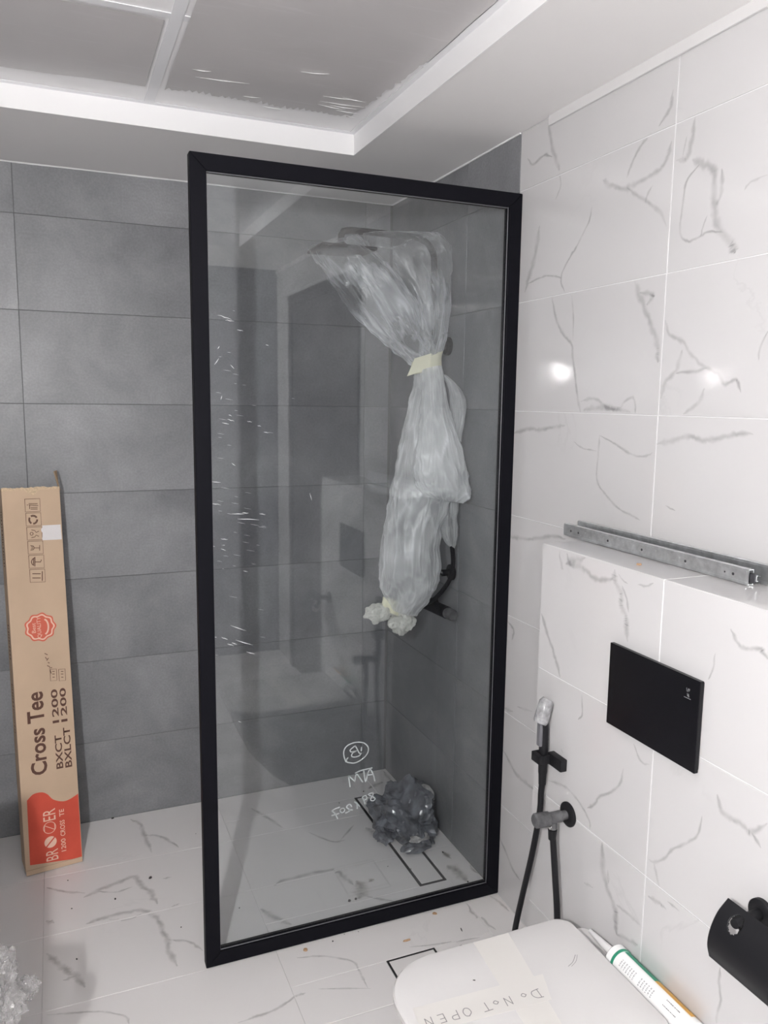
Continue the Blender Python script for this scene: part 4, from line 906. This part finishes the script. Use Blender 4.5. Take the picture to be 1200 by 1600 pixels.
lid = stack('lid', [(dshape(-.238, -.672, .166, .032, .115), .402), (dshape(-.235, -.678, .170, .032, .115), .404), (dshape(-.235, -.679, .1705, .032, .115), .416), (dshape(-.237, -.676, .168, .032, .113), .4195), (dshape(-.242, -.670, .163, .03, .11), .4210), (dshape(-.30, -.60, .10, .03, .08), .4222)], M['lid'], ang=35)
for y in (YC-.09, YC+.09):
    o = MB(); o.tube([(-.237, y-.022, .389), (-.237, y+.022, .389)], .006, 14); o.tube([(-.237, y, .379), (-.237, y, .389)], .006, 14); autosmooth(o.build('hinge', M['lid'], tl))
ZT = .4226
def lid_part(o): o.parent = lid; o.matrix_parent_inverse = Matrix(); return o
def strip(name, pts, z):
    o = MB(); P = [Vector((x, y, z)) for x, y in pts]; o.prism(P, (0, 0, .00025)); return lid_part(o.build(name, M['tape_pale'], tl))
p_ = [px(u, v, 'z', ZT) for u, v in [(735, 1467), (788, 1450), (905, 1600), (842, 1620)]]
strip('paper_tape', [(p_[0].x, YC+.163), (p_[1].x, YC+.163), (-.432, -1.885), (-.492, -1.885)], ZT-.0004)
p_ = [px(u, v, 'z', ZT) for u, v in [(640, 1577), (848, 1522), (862, 1562), (655, 1618)]]
strip('paper_tape', [(p_[0].x+.006, p_[0].y), (p_[1].x, p_[1].y), (p_[2].x, p_[2].y), (p_[3].x+.006, p_[3].y)], ZT)
HAND = {'D': [[(0, 0), (0, 1)], [(-.15, 1), (.35, .95), (.62, .6), (.5, .15), (-.15, 0)]], 'o': [[(.0, .3), (.2, .5), (.42, .3), (.22, .08), (0, .3)]], 'N': [[(0, 0), (.05, .9)], [(.05, .9), (.5, .05)], [(.5, .05), (.55, .95)]],
 'T': [[(.3, 0), (.28, .9)], [(-.05, .9), (.65, .95)]], 'O': [[(.3, .95), (.02, .6), (.1, .15), (.4, .05), (.62, .4), (.55, .85), (.3, .95)]], 'P': [[(0, 0), (.05, .95)], [(.05, .95), (.5, .9), (.5, .55), (.05, .45)]], 'E': [[(.05, 0), (.05, .9)], [(.05, .9), (.5, .92)], [(.05, .48), (.42, .5)], [(.05, 0), (.52, .02)]]}
A0 = px(838, 1546, 'z', ZT); A1 = px(640, 1598, 'z', ZT); dirx = (A1-A0); ln = dirx.length; dirx.normalize(); upv = Vector((dirx.y, -dirx.x, 0)); upv = upv if upv.y < 0 else -upv
cs = ln/10.2; x_ = 0
for wd_ in ('Do', 'NoT', 'OPEN'):
    o = MB()
    for ch in wd_:
        hh = .021 if ch != 'o' else .020
        for S in HAND[ch]:
            P = [A0+dirx*(x_+a_*cs*.95)+upv*(b__*hh) for a_, b__ in S]; P = [Vector((p__.x, p__.y, ZT+.0005)) for p__ in P]
            o.ribbon(spline(P, 4) if len(P) > 2 else P, (0, 0, 1), .0017)
        x_ += cs*(1.0 if ch != 'o' else .75)
    ob = lid_part(o.build('hand_lettering', M['ink'], tl));
    x_ += cs*.55
o = MB(); P = [px(u, v, 'z', ZT) for u, v in [(888, 1510), (895, 1503), (899, 1492)]]; o.ribbon(spline(P, 4), (0, 0, 1), .0012, lift=.0002); P = [px(u, v, 'z', ZT) for u, v in [(893, 1510), (900, 1502), (902, 1492)]]; o.ribbon(spline(P, 4), (0, 0, 1), .0009, lift=.0002)
lid_part(o.build('scuff_mark', M['ink'], tl))

# ------------------------------------------------------------------ sealant cartridge on the back of the bowl
tb = thing('sealant_cartridge', 'white sealant cartridge with a green band lying behind the toilet lid', 'sealant tube', (-.203, -1.80, .3815))
T0, T1 = Vector((-.2035, -1.703, .4065)), Vector((-.2035, -1.925, .4065)); ax = (T1-T0).normalized(); R_ = .0245
def tpart(name, prof, mat): 
    v_, f_ = lathe_pts(prof, T0, ax, 32); return child(autosmooth(mesh_obj(name, v_, f_, mat), 35), tb)
tpart('barrel', [(R_, 0), (R_, .215), (R_*.9, .217), (R_*.9, .21)], M['tube_white'])
tpart('shoulder_cap', [(R_*.55, -.012), (R_*.85, -.009), (R_*1.05, -.004), (R_*1.05, .010)], M['tube_white'])
tpart('green_band', [(R_*1.055, .010), (R_*1.06, .0105), (R_*1.06, .0155), (R_*1.0, .016)], M['green'])
tpart('nozzle', [(.009, -.012), (.0085, -.03), (.0045, -.088), (.003, -.09)], M['nozzle'])
def label_patch(name, a0, a1, h0, h1, mat, lift=1.012, n=8):
    o = MB(); a = ax.orthogonal().normalized(); 
    ua = Vector((0, 0, 1)); ub = Vector((-1, 0, 0)); vs = []
    for h in (h0, h1):
        for k in range(n+1):
            g = a0+(a1-a0)*k/n; vs.append(T0+ax*h+(ua*math.cos(g)+ub*math.sin(g))*R_*lift)
    o.add(vs, [(k, k+1, n+2+k, n+1+k) for k in range(n)]); return o.build(name, mat, tb)
label_patch('green_label', -1.5, -.12, .018, .105, M['green']); label_patch('orange_label', -1.5, -.12, .105, .200, M['orange'])
def lettering_rows(name, a0, a1, h0, h1, rows, seed):
    o = MB(); rq = random.Random(seed); ua = Vector((0, 0, 1)); ub = Vector((-1, 0, 0))
    for r_ in range(rows):
        h = h0+(h1-h0)*(r_+.2)/rows; w_ = (h1-h0)/rows*.45; g = a0
        while g < a1:
            dg = rq.uniform(.05, .16); e = min(a1, g+dg)
            o.add([T0+ax*hh_+(ua*math.cos(gg)+ub*math.sin(gg))*R_*1.016 for hh_, gg in ((h, g), (h, e), (h+w_, e), (h+w_, g))], [(0, 1, 2, 3)]); g = e+rq.uniform(.03, .08)
    return o.build(name, M['greyprint'], tb)
lettering_rows('small_print', .5, 1.15, .03, .075, 7, 1); lettering_rows('small_print', .5, 1.15, .085, .125, 6, 2)
o = MB(); ua = Vector((0, 0, 1)); ub = Vector((-1, 0, 0)); rq = random.Random(9); h = .150
while h < .182:
    w_ = rq.choice([.0008, .0014, .002]); o.add([T0+ax*hh_+(ua*math.cos(gg)+ub*math.sin(gg))*R_*1.016 for hh_, gg in ((h, .30), (h, .85), (h+w_, .85), (h+w_, .30))], [(0, 1, 2, 3)]); h += w_+rq.choice([.0008, .0014])
o.build('barcode', M['bpl'], tb)

# ------------------------------------------------------------------ flush plate
PY0, PY1, PZ0, PZ1 = -1.857, -1.612, .872, 1.043
fp = thing('flush_plate', 'black rectangular flush plate on the cistern boxing', 'flush plate', (XB, (PY0+PY1)/2, PZ0))
o = MB(); o.rbox((XB-.0135, PY0, PZ0), (XB-.0045, PY1, PZ1), .0012); o.build('front_plate', M['bgl'], fp)
o = MB(); o.box((XB-.0045, PY0+.004, PZ0+.004), (XB+.0, PY1-.004, PZ1-.004)); o.build('back_frame', M['bpl'], fp)
o = MB(); S = [[(0, 6), (1, 2), (2.2, 5), (3.2, 2), (4, 6)], [(5, 6), (6, 3), (7, 6)], [(2, 0), (3.2, -3.5), (4.4, 0)], [(4.6, -3.5), (5.6, 0), (6.4, -3.5)], [(-4.5, -5.2), (10, -5.2)], [(2.4, -2), (4, -2)]]
for P in S: o.ribbon([(XB-.0138, -1.829-a_*.0011*-1-.006, 1.012+b__*.0011) if False else (XB-.0138, -1.826-a_*.0011, 1.012+b__*.0016) for a_, b__ in P], (-1, 0, 0), .0008)
o.build('printed_mark', M['greyprint'], fp)

# ------------------------------------------------------------------ bidet spray, its holder and valve
hx = XB-.024
hd = thing('spray_holder', 'black wall holder of the bidet spray on the boxing', 'holder', (XB, -1.432, .70))
o = MB(); o.rbox((XB-.018, -1.470, .696), (XB-.0003, -1.418, .724), .002); autosmooth(o.build('wall_block', M['bpl'], hd), 30)
o = MB(); o.rbox((XB-.045, -1.428, .698), (XB-.036, -1.392, .720), .002); o.rbox((XB-.045, -1.398, .698), (XB-.010, -1.392, .720), .002); o.rbox((XB-.036, -1.428, .698), (XB-.012, -1.4235, .720), .0015); autosmooth(o.build('cradle', M['bpl'], hd), 30)
sp = thing('bidet_spray', 'black hand-held bidet spray hanging in its holder with a long hose', 'bidet spray', (hx, -1.410, .66))
Y_ = -1.4105
o = MB(); o.tube([(hx, Y_, .642), (hx, Y_, .668), (hx, Y_, .672), (hx-.001, Y_, .78), (hx-.003, Y_, .80)], [.0085, .0095, .0105, .0108, .0108], 18); autosmooth(o.build('handle', M['bpl'], sp), 40)
o = MB(); o.tube([(hx-.014, Y_-.002, .795), (hx-.012, Y_-.002, .80), (hx-.004, Y_, .822), (hx+.002, Y_, .842), (hx+.006, Y_, .848)], [.0150, .0170, .0170, .0165, .012], 20); autosmooth(o.build('spray_head', M['filmhead'], sp), 50)
o = MB(); o.tube([(hx-.0150, Y_-.002, .7935), (hx-.0138, Y_-.002, .7955)], [.013, .0145], 18); o.build('head_rim', M['bpl'], sp)
o = MB(); o.rbox((hx-.0165, Y_-.0075, .738), (hx-.0085, Y_+.0075, .796), .003); autosmooth(o.build('trigger', M['greybtn'], sp), 40)
VY, VZ = -1.482, .600
HP = [(hx, Y_, .645), (hx-.002, Y_, .62), (hx-.005, -1.413, .576), (hx-.008, -1.395, .465), (hx-.01, -1.362, .33), (hx-.012, -1.338, .22), (hx-.012, -1.325, .12), (hx-.014, -1.345, .045), (hx-.016, -1.40, .016), (hx-.016, -1.46, .020), (hx-.016, -1.50, .07), (hx-.014, -1.515, .18), (hx-.014, -1.514, .30), (hx-.014, -1.510, .38), (hx-.014, -1.495, .47), (hx-.016, -1.486, .54), (hx-.018, -1.484, .568)]
o = MB(); o.tube(spline(HP, 8), .0072, 12); autosmooth(o.build('hose', M['bpl'], sp), 60)
o = MB(); o.tube([(hx-.018, -1.484, .548), (hx-.018, -1.484, .572)], [.0085, .0105], 12); autosmooth(o.build('hose_nut', M['bpl'], sp), 40)
vl = thing('angle_valve', 'dusty black angle valve with round escutcheon feeding the bidet hose', 'valve', (XB, VY, VZ))
v_, f_ = lathe_pts([(.028, 0.0003), (.028, .004), (.024, .007), (.012, .008)], (XB, VY-.002, VZ), (-1, 0, 0), 28); child(autosmooth(mesh_obj('escutcheon', v_, f_, M['bpl']), 40), vl)
o = MB(); o.tube([(XB-.006, VY-.002, VZ), (XB-.020, VY-.002, VZ), (XB-.022, VY-.002, VZ), (XB-.052, VY-.002, VZ)], [.0105, .0105, .0130, .0130], 18); o.tube([(hx-.018, -1.484, .574), (hx-.018, -1.484, .598)], .0095, 14); autosmooth(o.build('valve_body', M['dusty'], vl), 40)
o = MB(); o.tube([(XB-.052, VY-.002, VZ), (XB-.055, VY-.002, VZ), (XB-.088, VY-.001, VZ+.001), (XB-.091, VY-.001, VZ+.001)], [.012, .0165, .0165, .013], 14); autosmooth(o.build('valve_knob', M['dusty'], vl), 40)
o = MB(); o.tube([(hx-.018-.009, -1.489, .580), (hx-.018-.0125, -1.490, .580)], [.005, .003], 12); autosmooth(o.build('chrome_screw', M['chrome'], vl), 60)

# ------------------------------------------------------------------ steel drawer slides on the ledge
def slide(label, x, ya, yb, h, ang, inner=True):
    t = thing('drawer_slide', label, 'drawer slide', (x, (ya+yb)/2, ZB), 'steel drawer slides on the ledge'); t.rotation_euler = (0, 0, ang)
    def cb(mb, name, mat, parent=t): return mesh_obj(name, mb.v, mb.f, mat, parent, False, mb.m)
    l2 = (yb-ya)/2; tk = .0014; d = .0125
    o = MB(); o.box((-d/2, -l2, 0.001), (-d/2+tk, l2, h+.001)); o.box((-d/2+tk, -l2, .001), (d/2, l2, .001+tk)); o.box((-d/2+tk, -l2, h+.001-tk), (d/2, l2, h+.001)); o.box((d/2-tk, -l2, .001+tk), (d/2, l2, .006)); o.box((d/2-tk, -l2, h-.005), (d/2, l2, h+.001-tk))
    om = cb(o, 'outer_member', M['steel'])
    o = MB(); o.box((-d/2-.0012, -l2+.004, .004), (-d/2-.0002, l2-.006, .0065)); o.box((-d/2-.0012, -l2+.004, h-.0045), (-d/2-.0002, l2-.006, h-.002)); cb(o, 'rolled_rib', M['steel'], om)
    o = MB(); o.box((0, -l2-.012, .010), (tk, l2-.03, h-.008)); o.box((0, -l2-.012, .010), (.005, l2-.03, .0112)); o.box((0, -l2-.012, h-.0092), (.005, l2-.03, h-.008)); cb(o, 'inner_member', M['steel'])
    o = MB(); o.rbox((-.003, -l2-.010, .006), (.005, -l2+.006, h-.006), .0015); cb(o, 'end_stop', M['steel_dark'])
    o = MB(); o.rbox((-.004, l2-.012, .005), (.005, l2+.004, h-.004), .002); cb(o, 'end_stop', M['dusty'])
    for k, yy in enumerate([-l2+.035, -l2+.055, -l2*.45, 0, l2*.4, l2-.06, l2-.03]):
        v_, f_ = lathe_pts([(.0028 if k not in (1,) else .0018, 0), (.0028 if k not in (1,) else .0018, .0004)], (-d/2-.0002, yy, h/2+.001), (-1, 0, 0), 12); mesh_obj('screw_hole', v_, f_, M['steel_dark'], t)
    o = MB()
    for k in range(26):
        yy = -l2+.07+(2*l2-.14)*k/25; v_, f_ = lathe_pts([(.0013, 0), (.0007, .0007)], (-d/2-.0001, yy, .001+h*(.35 if k % 2 else .65)), (-1, 0, 0), 6); o.add(v_, f_)
    cb(o, 'pressed_dimple', M['steel'], om)['kind'] = 'stuff'
    return t
slide('front one of two galvanised steel drawer slides lying along the ledge', -.060, -1.832, -1.262, .029, -.006)
slide('rear one of two galvanised steel drawer slides, against the wall on the ledge', -.026, -1.96, -1.275, .036, .004)

# ------------------------------------------------------------------ paper holder
ph = thing('paper_holder', 'black toilet paper holder with a curved flap cover on the boxing', 'paper holder', (XB, -2.005, .69))
v_, f_ = lathe_pts([(.024, .0003), (.024, .008), (.021, .010), (.011, .010)], (XB, -2.012, .700), (-1, 0, 0), 28); child(autosmooth(mesh_obj('wall_rose', v_, f_, M['bpl']), 40), ph)
o = MB(); o.tube([(XB-.008, -2.012, .700), (XB-.05, -2.016, .703), (XB-.066, -2.019, .704), (XB-.072, -2.020, .704)], [.0090, .0090, .0090, .0075], 16); autosmooth(o.build('arm', M['bpl'], ph), 50)
o = MB(); o.tube([(XB-.050, -2.014, .698), (XB-.050, -2.022, .668), (XB-.050, -2.035, .655), (XB-.050, -2.118, .655)], .0055, 12); autosmooth(o.build('roll_bar', M['bpl'], ph), 50)
prof = spline([(-.222-.010, 0, .727), (-.250, 0, .708), (-.264, 0, .684), (-.270, 0, .660), (-.262, 0, .636), (-.262, 0, .612)], 5)
prof = spline([Vector((-.226, 0, .722)), Vector((-.247, 0, .703)), Vector((-.260, 0, .678)), Vector((-.264, 0, .652)), Vector((-.258, 0, .628))], 6)
prof = spline(prof, 3); n_ = len(prof); ya, yb, ny = -1.986, -2.106, 60; vs = []; fs = []
arc = [0.0]
for i in range(1, n_): arc.append(arc[-1]+(prof[i]-prof[i-1]).length)
for i, p_ in enumerate(prof):
    for k in range(ny+1): vs.append((p_.x, ya+(yb-ya)*k/ny, p_.z))
for i in range(n_-1):
    for k in range(ny):
        yy = (ya+(yb-ya)*(k+.5)/ny); aa = (arc[i]+arc[i+1])/2
        if ((yy+2.022)/.0115)**2+((aa-.027)/.0165)**2 < 1: continue
        a_ = i*(ny+1)+k; fs.append((a_, a_+1, a_+ny+2, a_+ny+1))
ob = child(mesh_obj('flap_cover', vs, fs, M['bpl'], None, True), ph); so = ob.modifiers.new('thickness', 'SOLIDIFY'); so.thickness = .0018
v_, f_ = lathe_pts([(.016, 0), (.0215, 0), (.0215, .07), (.016, .07), (.016, .0)], (XB-.050, -2.040, .655), (0, -1, 0), 28); child(autosmooth(mesh_obj('paper_roll', v_, f_[:-2], M['paper']), 40), ph)

# ------------------------------------------------------------------ vanity and mirror on the left wall, out of frame; polythene cover shows at the corner
vn = thing('vanity_cabinet', 'grey wall-hung vanity cabinet on the left wall', 'cabinet', (XL, -1.8, .42))
o = MB(); o.rbox((XL, -2.25, .44), (-1.46, -1.36, .80), .002); o.build('carcass', M['cabinet'], vn)
o = MB(); o.rbox((XL, -2.26, .80), (-1.45, -1.35, .84), .004); o.build('basin_top', M['ceramic'], vn)
for k in range(2):
    o = MB(); o.rbox((-1.46, -2.24, .452+k*.172), (-1.444, -1.37, .618+k*.172), .002); d_ = o.build('drawer', M['cabinet'], vn)
mr = thing('wall_mirror', 'frameless mirror above the vanity, angled to aim a second bulb reflection', 'mirror', (XL, -2.03, 1.1))
MC = Vector((-1.872, -2.022, 0)); mo = (Vector((BULB.x, BULB.y, 0))-MC).normalized()+Vector((.7071, .7071, 0)); mo.normalize(); mt = Vector((-mo.y, mo.x, 0)); hl = .25  # mirror turned so the bulb's second reflection lands on the marble
def mslab(name, d0, d1, z0, z1, ext, mat):
    o = MB(); P = [MC+mt*s_*(hl+ext)+mo*d for s_, d in ((-1, d0), (1, d0), (1, d1), (-1, d1))]; o.prism([(p_.x, p_.y, z0) for p_ in P], (0, 0, z1-z0)); return o.build(name, mat, mr)
mslab('mirror_glass', .0, .004, 1.14, 1.98, -.004, M['mirror']); mslab('back_panel', -.012, -.0005, 1.13, 1.99, .0, M['cabinet'])
e_ = MC-mt*hl
for z in (1.22, 1.88):
    o = MB(); o.box((XL+.0003, e_.y-.02, z-.02), (max(XL+.012, e_.x+.004), e_.y+.012, z+.02)); o.build('hinge', M['chrome'], mr)
pc = thing('polythene_cover', 'crumpled clear polythene hanging from the vanity at the left edge', 'plastic sheet', (-1.38, -1.42, .42))
def crumple_film(center, size, seed, name):
    bm = bmesh.new(); bmesh.ops.create_icosphere(bm, subdivisions=5, radius=1.0)
    for v in bm.verts:
        d = v.co.normalized(); c_ = noise.voronoi(d*3.2+Vector((seed, seed*.7, 2)))[0]; c2_ = noise.voronoi(d*8+Vector((seed, 3, 2)))[0]
        f = .8+.30*noise.noise(d*1.9+Vector((seed, 0, 0)))+.35*(c_[1]-c_[0])+.12*(c2_[1]-c2_[0])
        v.co = Vector(center)+Vector((d.x*size[0], d.y*size[1], d.z*size[2]))*f
    me = bpy.data.meshes.new(name); bm.to_mesh(me); bm.free(); me.materials.append(M['cover'])
    for p_ in me.polygons: p_.use_smooth = True
    me.set_sharp_from_angle(angle=math.radians(35))
    o = bpy.data.objects.new(name, me); link(o); child(o, pc)
M['cover'] = plastic_film_mat('crumpled_cover_film', (0.75, 0.74, 0.74), 0.05, 0.32, 0.05, 60, 0.3)
crumple_film((-1.372, -1.44, .475), (.064, .11, .058), 2.2, 'film_sheet')
crumple_film((-1.306, -1.39, .435), (.020, .03, .016), 5.2, 'film_corner')

# ------------------------------------------------------------------ builder's crumbs and splinters
def chip(name, label, cat, u, v, plane, val, size, mat, rot, seed, group=None):
    c = px(u, v, plane, val); rq = random.Random(seed); lx, ly, lz = [1.25*q_ for q_ in size]
    P = []
    for k in range(7):
        a_ = 2*math.pi*k/7; P.append(Vector((math.cos(a_)*lx*rq.uniform(.8, 1.1), math.sin(a_)*ly*rq.uniform(.75, 1.1), 0)))
    R3 = Matrix.Rotation(rot, 3, 'Z'); P = [R3 @ p_ for p_ in P]
    vs = [p_.copy() for p_ in P]+[p_*.8+Vector((0, 0, lz*rq.uniform(.7, 1.1))) for p_ in P]; n = 7
    fs = [tuple(range(n))[::-1], tuple(range(n, 2*n))]+[(i, (i+1) % n, n+(i+1) % n, n+i) for i in range(n)]
    o = mesh_obj(name, vs, fs, mat, None, False, None, (c.x, c.y, val+.0003)); return tag(o, label, cat, group)
chip('wood_splinter', 'long brown wood splinter on the floor near the square drain', 'splinter', 636, 1470, 'z', 0, (.011, .0028, .003), M['wood_chip'], .02, 1)
chip('wood_splinter', 'small brown wood flake below the screen frame near the wall', 'splinter', 679, 1428, 'z', 0, (.006, .004, .003), M['wood_chip'], -.5, 2)
chip('wood_splinter', 'brown triangular wood flake below the middle of the screen frame', 'splinter', 477, 1485, 'z', 0, (.005, .006, .004), M['wood_chip'], .9, 3)
chip('wood_splinter', 'flat pale wood sliver by the left foot of the screen frame', 'splinter', 371, 1497, 'z', 0, (.008, .0025, .002), M['wood_chip'], .2, 4)
chip('dark_splinter', 'thin dark splinter standing out on the floor near the hose', 'splinter', 721, 1453, 'z', 0, (.007, .0012, .002), M['grit'], 1.4, 5)
chip('dark_splinter', 'dark curl lying against the far edge of the toilet lid', 'splinter', 719, 1479, 'z', 0, (.006, .0015, .002), M['grit'], .2, 6)
chip('tan_chip', 'small tan chip on the marble ledge in front of the slides', 'chip', 998, 883, 'z', ZB, (.005, .0045, .003), M['wood_chip'], .2, 7)
chip('lid_speck', 'tiny dark speck on the white toilet lid', 'speck', 741, 1532, 'z', ZT, (.0024, .001, .001), M['grit'], -.5, 8)
for k, (u, v, s_) in enumerate([(176,1279,.004),(235,1372,.005),(180,1405,.003),(120,1499,.0025),(530,1456,.002),(538,1460,.0014),(520,1471,.0022),(560,1456,.0012),(106,1376,.002),(112,1420,.002),(283,1449,.002),(306,1303,.0016)]):
    chip('floor_grit', 'tiny dark crumb of grit on the white floor outside the screen', 'grit', u, v, 'z', 0, (s_, s_*.8, s_*.7), M['grit'], k*.7, 20+k, 'grit on the open floor')
for k, (u, v, s_) in enumerate([(546,1408,.0045),(556,1405,.004),(692,1332,.003),(731,1378,.003),(606,1354,.002),(374,1419,.0022),(530,1255,.0025),(568,1237,.003),(642,1358,.002),(602,1300,.0025)]):
    chip('shower_grit', 'tiny dark crumb of grit on the shower floor behind the glass', 'grit', u, v, 'z', 0, (s_, s_*.8, s_*.7), M['grit'], k*.9, 40+k, 'grit on the shower floor')
print('objects', len(bpy.data.objects))
